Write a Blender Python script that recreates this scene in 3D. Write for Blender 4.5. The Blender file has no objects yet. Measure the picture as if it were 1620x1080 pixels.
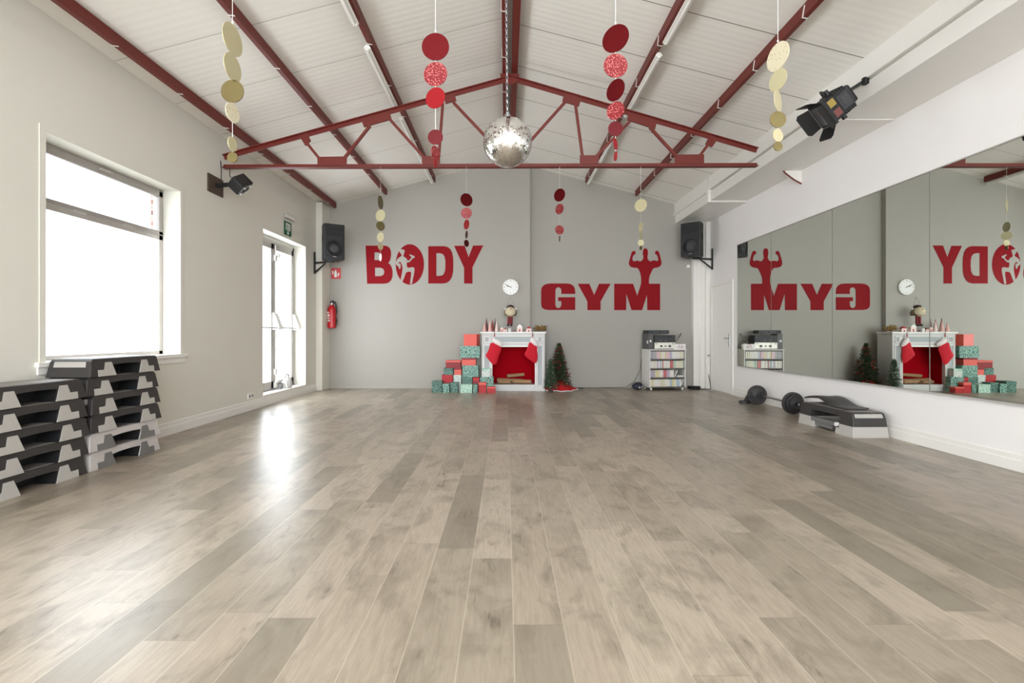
import bpy, bmesh, math, random
from mathutils import Vector, Matrix, Euler
random.seed(7)
S = bpy.context.scene
COL = S.collection
F, CX, CY, H = 765.0, 800.0, 528.0, 1.1      # focal length in px (1620 wide), vanishing point, eye height
R = math.radians

# ------------------------------------------------------------------ camera, world, exposure
cam = bpy.data.cameras.new('camera'); co = bpy.data.objects.new('camera', cam); COL.objects.link(co)
co.location = (0, 0, H); co.rotation_euler = (R(90), 0, 0)
cam.sensor_width = 36.0; cam.lens = 36.0*F/1620; cam.shift_x = 10/1620; cam.shift_y = -12/1620
cam.clip_start = .05; S.camera = co
S.view_settings.view_transform = 'Standard'; S.view_settings.look = 'None'
S.view_settings.exposure = 1.26; S.view_settings.gamma = 1.0; S.view_settings.use_curve_mapping = False
S.cycles.use_denoising = True
S.cycles.max_bounces = 10; S.cycles.diffuse_bounces = 6; S.cycles.glossy_bounces = 5
S.cycles.sample_clamp_indirect = 6.0
S.cycles.caustics_reflective = False; S.cycles.caustics_refractive = False
W = bpy.data.worlds.new('overcast_sky'); S.world = W; W.use_nodes = True
W.node_tree.nodes['Background'].inputs[0].default_value = (.935, 1.0, 1.055, 1)
W.node_tree.nodes['Background'].inputs[1].default_value = 1.6
DAY = (.935, 1.0, 1.055)                                # daylight colour after the camera's white balance
PANE_SIDE, PANE_DOOR, FILL_REAR = 3.3, 4.5, 5.2       # brightness of the daylit panes; the rear glazing is added

# ------------------------------------------------------------------ materials
def lin(c):
    o = []
    for v in c[:3]:
        v = v/255.0
        o.append(v/12.92 if v <= .04045 else ((v+.055)/1.055)**2.4)
    return (*o, 1.0)
MATS = {}
def mat(name, col, rough=.5, metal=0.0, noise=.04, nscale=30, bump=0.0, bscale=200, spec=.5, emit=0):
    if name in MATS: return MATS[name]
    m = bpy.data.materials.new(name); m.use_nodes = True; MATS[name] = m
    nt = m.node_tree; b = nt.nodes['Principled BSDF']
    b.inputs['Roughness'].default_value = rough; b.inputs['Metallic'].default_value = metal
    b.inputs['Specular IOR Level'].default_value = spec
    c = lin(col)
    tc = nt.nodes.new('ShaderNodeTexCoord')
    if noise:
        n = nt.nodes.new('ShaderNodeTexNoise'); n.inputs['Scale'].default_value = nscale; n.inputs['Detail'].default_value = 4
        nt.links.new(tc.outputs['Object'], n.inputs['Vector'])
        mx = nt.nodes.new('ShaderNodeMixRGB')
        mx.inputs[1].default_value = tuple(min(1, x*(1-noise)) for x in c[:3])+(1,)
        mx.inputs[2].default_value = tuple(min(1, x*(1+noise)) for x in c[:3])+(1,)
        nt.links.new(n.outputs['Fac'], mx.inputs[0]); nt.links.new(mx.outputs[0], b.inputs['Base Color'])
    else:
        b.inputs['Base Color'].default_value = c
    if bump:
        n2 = nt.nodes.new('ShaderNodeTexNoise'); n2.inputs['Scale'].default_value = bscale
        nt.links.new(tc.outputs['Object'], n2.inputs['Vector'])
        bp = nt.nodes.new('ShaderNodeBump'); bp.inputs['Strength'].default_value = bump; bp.inputs['Distance'].default_value = .01
        nt.links.new(n2.outputs['Fac'], bp.inputs['Height']); nt.links.new(bp.outputs[0], b.inputs['Normal'])
    if emit:
        b.inputs['Emission Color'].default_value = c; b.inputs['Emission Strength'].default_value = emit
    return m
def nodes(m): return m.node_tree.nodes, m.node_tree.links, m.node_tree.nodes['Principled BSDF']
def math_node(nt, op, a, b=None, c=None):
    n = nt.nodes.new('ShaderNodeMath'); n.operation = op
    for i, v in enumerate((a, b, c)):
        if v is None: continue
        if isinstance(v, (int, float)): n.inputs[i].default_value = v
        else: nt.links.new(v, n.inputs[i])
    return n.outputs[0]
def mixc(nt, fac, a, b, mode='MIX'):
    n = nt.nodes.new('ShaderNodeMixRGB'); n.blend_type = mode
    for i, v in enumerate((fac, a, b)):
        if isinstance(v, (int, float)): n.inputs[i].default_value = v
        elif isinstance(v, tuple): n.inputs[i].default_value = v
        else: nt.links.new(v, n.inputs[i])
    return n.outputs[0]

def floor_material():
    m = mat('laminate_planks', (190, 178, 160), .34, noise=0, spec=.6)
    nt = m.node_tree; b = nt.nodes['Principled BSDF']
    PW, PL = .190, 1.29
    tc = nt.nodes.new('ShaderNodeTexCoord'); sp = nt.nodes.new('ShaderNodeSeparateXYZ')
    nt.links.new(tc.outputs['Object'], sp.inputs[0])
    u = math_node(nt, 'DIVIDE', math_node(nt, 'SUBTRACT', sp.outputs[0], .029), PW)
    row = math_node(nt, 'FLOOR', u); fu = math_node(nt, 'FRACT', u)
    wn = nt.nodes.new('ShaderNodeTexWhiteNoise'); wn.noise_dimensions = '1D'; nt.links.new(row, wn.inputs['W'])
    v = math_node(nt, 'ADD', math_node(nt, 'DIVIDE', sp.outputs[1], PL), wn.outputs['Value'])
    idx = math_node(nt, 'FLOOR', v); fv = math_node(nt, 'FRACT', v)
    cb = nt.nodes.new('ShaderNodeCombineXYZ'); nt.links.new(row, cb.inputs[0]); nt.links.new(idx, cb.inputs[1])
    w2 = nt.nodes.new('ShaderNodeTexWhiteNoise'); w2.noise_dimensions = '2D'; nt.links.new(cb.outputs[0], w2.inputs['Vector'])
    ramp = nt.nodes.new('ShaderNodeValToRGB'); e = ramp.color_ramp; e.interpolation = 'LINEAR'
    e.elements[0].position = 0; e.elements[0].color = lin((136, 127, 113))
    e.elements[1].position = 1; e.elements[1].color = lin((177, 165, 148))
    for p, c in ((.13, (142, 132, 117)), (.24, (155, 144, 128)), (.55, (164, 151, 135)), (.8, (172, 159, 143))):
        x = e.elements.new(p); x.color = lin(c)
    nt.links.new(w2.outputs['Value'], ramp.inputs[0])
    # grain: long streaks, and blotches of darker wood
    def grain(sx, sy, scale, detail, dist):
        cv = nt.nodes.new('ShaderNodeCombineXYZ')
        nt.links.new(math_node(nt, 'MULTIPLY', sp.outputs[0], sx), cv.inputs[0])
        nt.links.new(math_node(nt, 'MULTIPLY', sp.outputs[1], sy), cv.inputs[1])
        nt.links.new(math_node(nt, 'MULTIPLY', w2.outputs['Value'], 37.0), cv.inputs[2])
        n = nt.nodes.new('ShaderNodeTexNoise'); n.inputs['Scale'].default_value = scale; n.inputs['Detail'].default_value = detail
        n.inputs['Roughness'].default_value = .62; n.inputs['Distortion'].default_value = dist
        nt.links.new(cv.outputs[0], n.inputs['Vector']); return n.outputs['Fac']
    g1 = grain(14, 1.2, 6, 6, .3); g2 = grain(3.2, 1.9, 1.6, 5, .8); g3 = grain(22, 5.0, 1.0, 5, 1.2)
    def ramp2(src, lo, hi):
        n = nt.nodes.new('ShaderNodeMapRange'); nt.links.new(src, n.inputs[0]); n.inputs[1].default_value = lo; n.inputs[2].default_value = hi
        n.clamp = True; return n.outputs[0]
    c = mixc(nt, math_node(nt, 'MULTIPLY', ramp2(g1, .38, .70), .42), ramp.outputs[0], lin((124, 112, 95)))
    c = mixc(nt, math_node(nt, 'MULTIPLY', ramp2(g2, .46, .68), .56), c, lin((108, 99, 85)))
    c = mixc(nt, math_node(nt, 'MULTIPLY', math_node(nt, 'MULTIPLY', ramp2(g3, .58, .72), ramp2(g2, .45, .62)), .75), c, lin((76, 67, 56)))
    # joints; light caught by the long bevels is painted in as a paler line
    ed = math_node(nt, 'LESS_THAN', math_node(nt, 'MINIMUM', fu, math_node(nt, 'SUBTRACT', 1.0, fu)), .011)
    en = math_node(nt, 'LESS_THAN', math_node(nt, 'MINIMUM', fv, math_node(nt, 'SUBTRACT', 1.0, fv)), .0011)
    c = mixc(nt, math_node(nt, 'MULTIPLY', ed, .45), c, lin((196, 185, 167)))
    c = mixc(nt, math_node(nt, 'MULTIPLY', en, .5), c, lin((104, 95, 80)))
    nt.links.new(c, b.inputs['Base Color'])
    rr = nt.nodes.new('ShaderNodeMapRange'); nt.links.new(g1, rr.inputs[0]); rr.inputs[3].default_value = .28; rr.inputs[4].default_value = .38
    nt.links.new(rr.outputs[0], b.inputs['Roughness'])
    bp = nt.nodes.new('ShaderNodeBump'); bp.inputs['Strength'].default_value = .05; bp.inputs['Distance'].default_value = .002
    nt.links.new(math_node(nt, 'SUBTRACT', g1, math_node(nt, 'MULTIPLY', math_node(nt, 'MAXIMUM', ed, en), 1.0)), bp.inputs['Height'])
    nt.links.new(bp.outputs[0], b.inputs['Normal'])
    return m
def ceiling_material(name, phase, dark):
    m = mat(name, (222, 217, 208), .45, noise=0)
    nt = m.node_tree; b = nt.nodes['Principled BSDF']
    tc = nt.nodes.new('ShaderNodeTexCoord'); sp = nt.nodes.new('ShaderNodeSeparateXYZ'); nt.links.new(tc.outputs['Object'], sp.inputs[0])
    f = math_node(nt, 'FRACT', math_node(nt, 'DIVIDE', math_node(nt, 'SUBTRACT', sp.outputs[1], phase), .845))
    d = math_node(nt, 'LESS_THAN', math_node(nt, 'ABSOLUTE', math_node(nt, 'SUBTRACT', f, .5)), .0075)
    n = nt.nodes.new('ShaderNodeTexNoise'); n.inputs['Scale'].default_value = 1.5; nt.links.new(tc.outputs['Object'], n.inputs['Vector'])
    base = mixc(nt, n.outputs['Fac'], lin((232, 228, 220)), lin((240, 236, 229)))
    nt.links.new(mixc(nt, d, base, lin(dark)), b.inputs['Base Color'])
    rib = math_node(nt, 'SINE', math_node(nt, 'MULTIPLY', sp.outputs[1], 2*math.pi/.0845))
    bp = nt.nodes.new('ShaderNodeBump'); bp.inputs['Strength'].default_value = .10; bp.inputs['Distance'].default_value = .004
    nt.links.new(rib, bp.inputs['Height']); nt.links.new(bp.outputs[0], b.inputs['Normal'])
    return m
def speckle_material(name, base, dots, metal=.5, rough=.35, scale=60, thr=.3):
    m = mat(name, base, rough, metal, noise=0); nt = m.node_tree; b = nt.nodes['Principled BSDF']
    tc = nt.nodes.new('ShaderNodeTexCoord'); v = nt.nodes.new('ShaderNodeTexVoronoi'); v.inputs['Scale'].default_value = scale
    nt.links.new(tc.outputs['Object'], v.inputs['Vector'])
    k = math_node(nt, 'LESS_THAN', v.outputs['Distance'], thr)
    nt.links.new(mixc(nt, k, lin(base), lin(dots)), b.inputs['Base Color']); return m
def wrap_material(name, base, mark):
    m = mat(name, base, .45, noise=0); nt = m.node_tree; b = nt.nodes['Principled BSDF']
    tc = nt.nodes.new('ShaderNodeTexCoord'); w = nt.nodes.new('ShaderNodeTexVoronoi'); w.inputs['Scale'].default_value = 24; w.feature = 'DISTANCE_TO_EDGE'
    nt.links.new(tc.outputs['Object'], w.inputs['Vector'])
    k = math_node(nt, 'LESS_THAN', w.outputs['Distance'], .15)
    nt.links.new(mixc(nt, k, lin(base), lin(mark)), b.inputs['Base Color']); return m
def emission(name, col, s):
    m = bpy.data.materials.new(name); m.use_nodes = True; nt = m.node_tree; nt.nodes.remove(nt.nodes['Principled BSDF'])
    e = nt.nodes.new('ShaderNodeEmission'); e.inputs[0].default_value = (*col, 1); e.inputs[1].default_value = s
    nt.links.new(e.outputs[0], nt.nodes['Material Output'].inputs[0]); return m
def glass_material():
    m = bpy.data.materials.new('clear_glass'); m.use_nodes = True; nt = m.node_tree; nt.nodes.remove(nt.nodes['Principled BSDF'])
    t = nt.nodes.new('ShaderNodeBsdfTransparent'); t.inputs[0].default_value = (.97, .98, .97, 1)
    g = nt.nodes.new('ShaderNodeBsdfGlossy'); g.inputs['Roughness'].default_value = .02
    lw = nt.nodes.new('ShaderNodeLayerWeight'); fr = nt.nodes.new('ShaderNodeMath'); fr.operation = 'POWER'; nt.links.new(lw.outputs['Facing'], fr.inputs[0]); fr.inputs[1].default_value = 4.5; mx = nt.nodes.new('ShaderNodeMixShader')
    nt.links.new(fr.outputs[0], mx.inputs[0]); nt.links.new(t.outputs[0], mx.inputs[1]); nt.links.new(g.outputs[0], mx.inputs[2])
    nt.links.new(mx.outputs[0], nt.nodes['Material Output'].inputs[0]); return m
def brick_material():
    m = mat('brick_masonry', (150, 110, 95), .8, noise=0); nt = m.node_tree; b = nt.nodes['Principled BSDF']
    tc = nt.nodes.new('ShaderNodeTexCoord'); sp = nt.nodes.new('ShaderNodeSeparateXYZ'); nt.links.new(tc.outputs['Object'], sp.inputs[0])
    cv = nt.nodes.new('ShaderNodeCombineXYZ'); nt.links.new(math_node(nt, 'ADD', sp.outputs[0], sp.outputs[1]), cv.inputs[0]); nt.links.new(sp.outputs[2], cv.inputs[1])
    br = nt.nodes.new('ShaderNodeTexBrick'); br.inputs['Scale'].default_value = 1; br.inputs['Brick Width'].default_value = .21; br.inputs['Row Height'].default_value = .065
    br.inputs['Mortar Size'].default_value = .006; br.inputs['Color1'].default_value = lin((160, 120, 105)); br.inputs['Color2'].default_value = lin((128, 92, 82)); br.inputs['Mortar'].default_value = lin((205, 200, 190))
    nt.links.new(cv.outputs[0], br.inputs['Vector']); nt.links.new(br.outputs['Color'], b.inputs['Base Color']); return m

M_WALL = mat('white_plaster', (222, 219, 208), .75, noise=.02, nscale=3, bump=.05, bscale=300)
M_WALLR = mat('bright_white_plaster', (236, 232, 230), .7, noise=.015, nscale=3, bump=.04, bscale=300)
M_GREY = mat('grey_plaster', (168, 164, 156), .7, noise=.02, nscale=3, bump=.05, bscale=300)
M_TRIM = mat('white_gloss_paint', (232, 229, 223), .35, noise=.01)
M_DOORW = mat('white_door_paint', (238, 235, 230), .4, noise=.01)
M_ALU = mat('grey_aluminium', (186, 181, 176), .4, .35, noise=.02)
M_ALUD = mat('dark_grey_aluminium', (168, 162, 158), .4, .35, noise=.02)
M_RED = mat('oxide_red_steel', (104, 30, 20), .5, noise=.08, nscale=14)
M_DECAL = mat('red_vinyl', (138, 12, 23), .6, noise=.01, spec=.15)
M_BLACK = mat('black_plastic', (26, 26, 27), .45, noise=.05)
M_BLACKM = mat('black_painted_metal', (20, 20, 21), .5, .2, noise=.05)
M_GRILLE = mat('black_grille', (38, 38, 40), .6, .2, noise=.25, nscale=260, bump=.4, bscale=420)
M_CONE = mat('speaker_cone_grey', (52, 52, 54), .55, noise=.05)
M_DARKSTEP = mat('charcoal_step_plastic', (54, 51, 50), .42, noise=.06, nscale=60, bump=.06, bscale=500)
M_MIDSTEP = mat('mid_grey_step_plastic', (112, 110, 108), .5, noise=.04)
M_LIGHTSTEP = mat('light_grey_step_plastic', (178, 174, 168), .5, noise=.04)
M_PALESTEP = mat('pale_grey_step_plastic', (190, 184, 180), .5, noise=.03)
M_STEPMAT = mat('grey_step_mat', (136, 131, 126), .55, noise=.06, nscale=90, bump=.15, bscale=600)
M_RUBBER = mat('black_rubber', (50, 48, 48), .5, noise=.08, nscale=40)
M_STEEL = mat('brushed_steel', (170, 170, 172), .25, .95, noise=.03)
M_CHROME = mat('chrome', (225, 225, 225), .08, 1, noise=0)
M_WHITE = mat('white_plastic', (235, 233, 228), .4, noise=.01)
M_GOLD = mat('gold_mirror_foil', (122, 111, 76), .22, .9, noise=0)
M_GOLDM = mat('cream_gold_paper', (178, 169, 134), .45, .25, noise=.05, nscale=300)
M_GOLDG = speckle_material('cream_gold_glitter', (200, 191, 164), (140, 120, 76), .2, .4, 70, .2)
M_REDF = mat('red_mirror_foil', (92, 0, 7), .3, .7, noise=0)
M_REDP = mat('red_paper', (126, 6, 15), .5, .0, noise=.03, spec=.2)
M_REDD = mat('deep_red_foil', (72, 0, 6), .25, .7, noise=0)
M_REDG = speckle_material('red_glitter', (112, 8, 18), (215, 125, 120), .3, .4, 120, .30)
M_STRING = mat('white_string', (225, 222, 215), .8, noise=0)
M_CONCRETE = mat('outside_paving', (170, 168, 162), .8)
M_MIRROR = mat('mirror_silver', (240, 244, 238), .0, 1.0, noise=0)
M_GLASS = glass_material(); M_BRICK = brick_material(); M_FLOOR = floor_material()
M_CEILL = ceiling_material('ceiling_panels_west', 3.70+.4225, (196, 190, 181)); M_CEILR = ceiling_material('ceiling_panels_east', 4.66+.4225, (140, 134, 125))
M_PANE = emission('daylit_frosted_pane', DAY, PANE_SIDE)
M_PANED = emission('daylit_door_pane', DAY, PANE_DOOR)
M_FILLR = emission('daylit_rear_pane', DAY, FILL_REAR); M_FILLB = emission('daylit_side_pane', DAY, 6.0)  # glowing panes of the unseen windows added to light the room

# ------------------------------------------------------------------ mesh helpers
def P(x, y, Y): return Vector(((x-CX)/F*Y, Y, H-(y-CY)/F*Y))
class MB:
    def __init__(s): s.bm = bmesh.new()
    def box(s, c, d, rot=None):
        g = bmesh.ops.create_cube(s.bm, size=1)['verts']
        m = Matrix.Translation(Vector(c)) @ ((rot.to_matrix().to_4x4() if isinstance(rot, Euler) else rot) if rot else Matrix()) @ Matrix.Diagonal((*d, 1))
        bmesh.ops.transform(s.bm, matrix=m, verts=g); return s
    def span(s, a, b):
        return s.box([(a[i]+b[i])/2 for i in range(3)], [abs(b[i]-a[i]) for i in range(3)])
    def tube(s, a, b, r, seg=12, r2=None, cap=True):
        a, b = Vector(a), Vector(b); d = b-a
        g = bmesh.ops.create_cone(s.bm, cap_ends=cap, segments=seg, radius1=r, radius2=r if r2 is None else r2, depth=d.length)['verts']
        m = Matrix.Translation((a+b)/2) @ d.to_track_quat('Z', 'Y').to_matrix().to_4x4()
        bmesh.ops.transform(s.bm, matrix=m, verts=g); return s
    def bar(s, a, b, w, h, up=(0, 0, 1)):      # box from a to b, w across, h along 'up'
        a, b = Vector(a), Vector(b); d = b-a; z = d.normalized(); u = Vector(up); x = u.cross(z).normalized(); y = z.cross(x)
        m = Matrix((x, y, z)).transposed().to_4x4(); m.translation = (a+b)/2
        g = bmesh.ops.create_cube(s.bm, size=1)['verts']
        bmesh.ops.transform(s.bm, matrix=m @ Matrix.Diagonal((w, h, d.length, 1)), verts=g); return s
    def path(s, pts, r, seg=8):
        pts = [Vector(p) for p in pts]; rings = []
        for i, p in enumerate(pts):
            t = (pts[min(i+1, len(pts)-1)]-pts[max(i-1, 0)]).normalized()
            q = t.to_track_quat('Z', 'Y')
            rings.append([s.bm.verts.new(p+q @ Vector((r*math.cos(2*math.pi*k/seg), r*math.sin(2*math.pi*k/seg), 0))) for k in range(seg)])
        for a, b in zip(rings, rings[1:]):
            for k in range(seg): s.bm.faces.new((a[k], a[(k+1) % seg], b[(k+1) % seg], b[k]))
        s.bm.faces.new(list(reversed(rings[0]))); s.bm.faces.new(rings[-1]); return s
    def ball(s, c, r, u=16, v=10, sc=(1, 1, 1)):
        g = bmesh.ops.create_uvsphere(s.bm, u_segments=u, v_segments=v, radius=r)['verts']
        bmesh.ops.transform(s.bm, matrix=Matrix.Translation(Vector(c)) @ Matrix.Diagonal((*sc, 1)), verts=g); return s
    def prism(s, poly, f0, f1):                # f0/f1 map (a, b) to 3-D: the two end faces
        A = [s.bm.verts.new(f0(*p)) for p in poly]; B = [s.bm.verts.new(f1(*p)) for p in poly]
        n = len(poly); s.bm.faces.new(A); s.bm.faces.new(list(reversed(B)))
        for i in range(n): s.bm.faces.new((A[i], B[i], B[(i+1) % n], A[(i+1) % n]))
        return s
    def lathe(s, prof, c=(0, 0, 0), seg=24, rot=None):
        c = Vector(c); rings = []; q = rot.to_matrix() if rot else Matrix.Identity(3)
        for r, z in prof:
            rings.append([s.bm.verts.new(c+q @ Vector((max(r, 1e-4)*math.cos(2*math.pi*k/seg), max(r, 1e-4)*math.sin(2*math.pi*k/seg), z))) for k in range(seg)])
        for a, b in zip(rings, rings[1:]):
            for k in range(seg): s.bm.faces.new((a[k], a[(k+1) % seg], b[(k+1) % seg], b[k]))
        s.bm.faces.new(list(reversed(rings[0]))); s.bm.faces.new(rings[-1]); return s
    def torus(s, c, R0, r, rot=None, seg=24, ring=8, sc=(1, 1, 1)):
        c = Vector(c); q = rot.to_matrix() if rot else Matrix.Identity(3); V = []
        for i in range(seg):
            a = 2*math.pi*i/seg
            V.append([s.bm.verts.new(c+q @ Vector(((R0+r*math.cos(2*math.pi*k/ring))*math.cos(a)*sc[0], (R0+r*math.cos(2*math.pi*k/ring))*math.sin(a)*sc[1], r*math.sin(2*math.pi*k/ring)*sc[2]))) for k in range(ring)])
        for i in range(seg):
            a, b = V[i], V[(i+1) % seg]
            for k in range(ring): s.bm.faces.new((a[k], b[k], b[(k+1) % ring], a[(k+1) % ring]))
        return s
    def build(s, name, m, parent=None, loc=None, rz=0, bevel=0, smooth=False, seg=2):
        bmesh.ops.recalc_face_normals(s.bm, faces=s.bm.faces)
        me = bpy.data.meshes.new(name); s.bm.to_mesh(me); s.bm.free()
        for mm in (m if isinstance(m, (list, tuple)) else [m]): me.materials.append(mm)
        o = bpy.data.objects.new(name, me); COL.objects.link(o)
        if parent: o.parent = parent
        if loc is not None: o.location = loc
        o.rotation_euler = (0, 0, rz)
        if smooth:
            for p in me.polygons: p.use_smooth = True
            me.set_sharp_from_angle(angle=R(38))
        if bevel:
            b = o.modifiers.new('bevel', 'BEVEL'); b.width = bevel; b.segments = seg; b.limit_method = 'ANGLE'; b.angle_limit = R(35)
        return o
def tag(o, label, cat, group=None, kind=None):
    o['label'] = label; o['category'] = cat
    if group: o['group'] = group
    if kind: o['kind'] = kind
    return o
def thing(name, label, cat, loc=(0, 0, 0), rz=0, group=None):
    o = bpy.data.objects.new(name, None); COL.objects.link(o); o.location = loc; o.rotation_euler = (0, 0, rz)
    o.empty_display_size = .1
    return tag(o, label, cat, group)
def struct(o): o['kind'] = 'structure'; return o
def copy_thing(root):
    r = root.copy(); COL.objects.link(r)
    for ch in list(root.children):
        c = ch.copy(); COL.objects.link(c); c.parent = r
        for g in list(ch.children):
            d = g.copy(); COL.objects.link(d); d.parent = c
    return r
def fill_loops(loops, depth):
    """A flat plate with holes, from 2-D loops, as a mesh in the XZ plane facing -Y."""
    cu = bpy.data.curves.new('tmp', 'CURVE'); cu.dimensions = '2D'; cu.fill_mode = 'BOTH'; cu.extrude = depth/2
    for lp in loops:
        sp = cu.splines.new('POLY'); sp.points.add(len(lp)-1); sp.use_cyclic_u = True
        for p, q in zip(sp.points, lp): p.co = (q[0], q[1], 0, 1)
    o = bpy.data.objects.new('tmp', cu); COL.objects.link(o)
    dg = bpy.context.evaluated_depsgraph_get(); me = bpy.data.meshes.new_from_object(o.evaluated_get(dg))
    bpy.data.objects.remove(o); bpy.data.curves.remove(cu)
    me.transform(Matrix.Rotation(R(90), 4, 'X')); return me
def plate(name, loops, depth, m, parent=None, loc=(0, 0, 0), bevel=0):
    me = fill_loops(loops, depth); me.name = name; me.materials.clear(); me.materials.append(m)
    for p in me.polygons: p.material_index = 0
    o = bpy.data.objects.new(name, me); COL.objects.link(o); o.location = loc
    if parent: o.parent = parent
    return o

# ------------------------------------------------------------------ the room shell
XL, XR, YB, YB2, YR = -3.68, 4.11, 9.78, 9.90, -4.2
RX, RZ, SL = .066, 4.645, .262
def cz(x): return RZ-SL*abs(x-RX)
def yl(px): return F*XL/(px-CX)
def yr(px): return F*XR/(px-CX)
struct(MB().span((XL-.3, YR-.3, -.12), (XR+.3, YB2+.3, 0)).build('floor', M_FLOOR))
def slope(name, x0, x1, m):
    mb = MB(); pts = [(x0, cz(x0)), (x1, cz(x1)), (x1, cz(x1)+.12), (x0, cz(x0)+.12)]
    mb.prism(pts, lambda a, b: (a, YR-.3, b), lambda a, b: (a, YB2+.3, b))
    return struct(mb.build(name, m))
slope('ceiling', XL-.3, RX, M_CEILL); slope('ceiling_right', RX, XR+.3, M_CEILR)
# left wall with a window opening, a door opening, and two unseen openings added behind the photographer for light
WIN = (3.865, 5.46, .87, 2.71); DOOR = (yl(416), yl(483.5), .165, 2.70)
FILLW = [(.4, 2.0, .87, 2.71), (-2.9, -1.3, .87, 2.71)]
def wall_holes(name, x0, x1, y0, y1, ztop, holes, m):
    mb = MB(); hs = sorted(holes); y = y0
    for (a, b, c, d) in hs:
        mb.span((x0, y, 0), (x1, a, ztop)); mb.span((x0, a, 0), (x1, b, c)); mb.span((x0, a, d), (x1, b, ztop)); y = b
    mb.span((x0, y, 0), (x1, y1, ztop)); return struct(mb.build(name, m))
wall_holes('wall_left', XL-.30, XL, YR, YB2, cz(XL)+.06, [WIN, DOOR]+FILLW, M_WALL)
struct(MB().span((XR, YR, 0), (XR+.25, YB2, cz(XR)+.06)).build('wall_right', M_WALLR))
# gable back wall: the half with the clock stands proud of the half with the word on the other side
XS = (838.5-CX)/F*YB
def gable(name, x0, x1, y, m):
    xs = [x0]+([RX] if x0 < RX < x1 else [])+[x1]
    poly = [(x0, 0)]+[(x1, 0)]+[(x, cz(x)+.05) for x in reversed(xs)]
    return struct(MB().prism(poly, lambda a, b: (a, y, b), lambda a, b: (a, y+.4, b)).build(name, m))
gable('wall_back', XL-.1, XS, YB, M_GREY); gable('wall_back_right', XS-.05, XR+.1, YB2, M_GREY)
# rear wall, behind the photographer, with glowing glazing added to fill the room with light
RWX0, RWX1, RWZ0, RWZ1 = -3.2, 3.7, .35, 2.85
mb = MB(); mb.span((XL, YR-.25, 0), (RWX0, YR, 3.7)).span((RWX1, YR-.25, 0), (XR, YR, 3.7)).span((RWX0, YR-.25, 0), (RWX1, YR, RWZ0)).span((RWX0, YR-.25, RWZ1), (RWX1, YR, 3.05))
GA, GB = -2.6, 2.8
for poly in ([(XL, 3.05), (GA, 3.05), (GA, cz(GA)+.05), (XL, cz(XL)+.05)], [(GB, 3.05), (XR, 3.05), (XR, cz(XR)+.05), (GB, cz(GB)+.05)],
             [(GA, cz(GA)-.15), (RX, RZ-.15), (GB, cz(GB)-.15), (GB, cz(GB)+.05), (RX, RZ+.05), (GA, cz(GA)+.05)]):
    mb.prism(poly, lambda a, b: (a, YR-.25, b), lambda a, b: (a, YR, b))
struct(mb.build('wall_rear', M_WALL))
w = struct(bpy.data.objects.new('window_3', None)); COL.objects.link(w)  # unseen shopfront glazing, added as a light fill
mb = MB()
for i in range(6):
    x = RWX0+(RWX1-RWX0)*i/5; mb.span((x-.035, YR-.16, RWZ0), (x+.035, YR-.08, RWZ1))
for z in (RWZ0+.03, 2.1, RWZ1-.03): mb.span((RWX0, YR-.155, z-.035), (RWX1, YR-.085, z+.035))
mb.build('window_frame', M_ALU, w); MB().span((RWX0, YR-.13, RWZ0), (RWX1, YR-.12, RWZ1)).build('window_pane', M_FILLR, w)
MB().prism([(GA, 3.04), (GB, 3.04), (GB, cz(GB)-.14), (RX, RZ-.14), (GA, cz(GA)-.14)], lambda a, b: (a, YR-.13, b), lambda a, b: (a, YR-.12, b)).build('window_pane', M_FILLR, w)  # gable pane added to brighten the ceiling
# skirting boards, pilasters, boxed beam
mb = MB()
ys = [YR, YB]
poly = [(0, 0), (.018, 0), (.018, .085), (.012, .095), (.012, .13), (.006, .14), (0, .14)]
def skirt(name, f, a, b, m=M_TRIM): return struct(MB().prism(poly, lambda p, q: f(p, q, a), lambda p, q: f(p, q, b)).build(name, m))
skirt('baseboard_left', lambda p, q, t: (XL+p, t, q), YR, 9.37)
skirt('baseboard_right', lambda p, q, t: (XR-p, t, q), YR, yr(1161))
skirt('baseboard_back', lambda p, q, t: (t, YB-p*.8, q*.55), XL+.125, XS, M_GREY)
skirt('baseboard_back_right', lambda p, q, t: (t, YB2-p*.8, q*.55), XS+.01, 3.8, M_GREY)
struct(MB().span((XL, 9.37, 0), (-3.555, YB, cz(-3.6)-.03)).build('column_left', M_WALL, bevel=.008))
mb = MB(); mb.span((3.80, YB2-.12, 0), (XR, YB2, 3.4)); mb.span((4.02, YB2-.2, 0), (XR, YB2, 3.4)); mb.tube((3.93, YB2-.13, 0), (3.93, YB2-.13, 3.4), .018)
struct(mb.build('column_right', M_TRIM, bevel=.006))
def boxed(y0, y1, dx, zb):
    mb = MB()
    mb.span((3.45, y0, 3.55), (XR, y1, cz(3.45)+.02)); mb.span((3.48-dx, y0, zb), (XR, y1, 3.53)); mb.span((3.52, y0, 3.52), (XR, y1, 3.56))
    return mb
mb = boxed(YR, 8.24, 0, 3.365); mb.span((3.45, 8.28, 3.55), (XR, YB2, cz(3.45)+.02)).span((3.465, 8.28, 3.35), (XR, YB2, 3.53)).span((3.43, 8.28, 3.515), (3.6, YB2, 3.56)).span((3.44, 8.22, 3.34), (XR, 8.31, 3.62))
mb.span((3.48, 5.10, 3.358), (XR, 5.18, 3.40))
struct(mb.build('beam_boxing', M_TRIM, bevel=.006))

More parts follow.
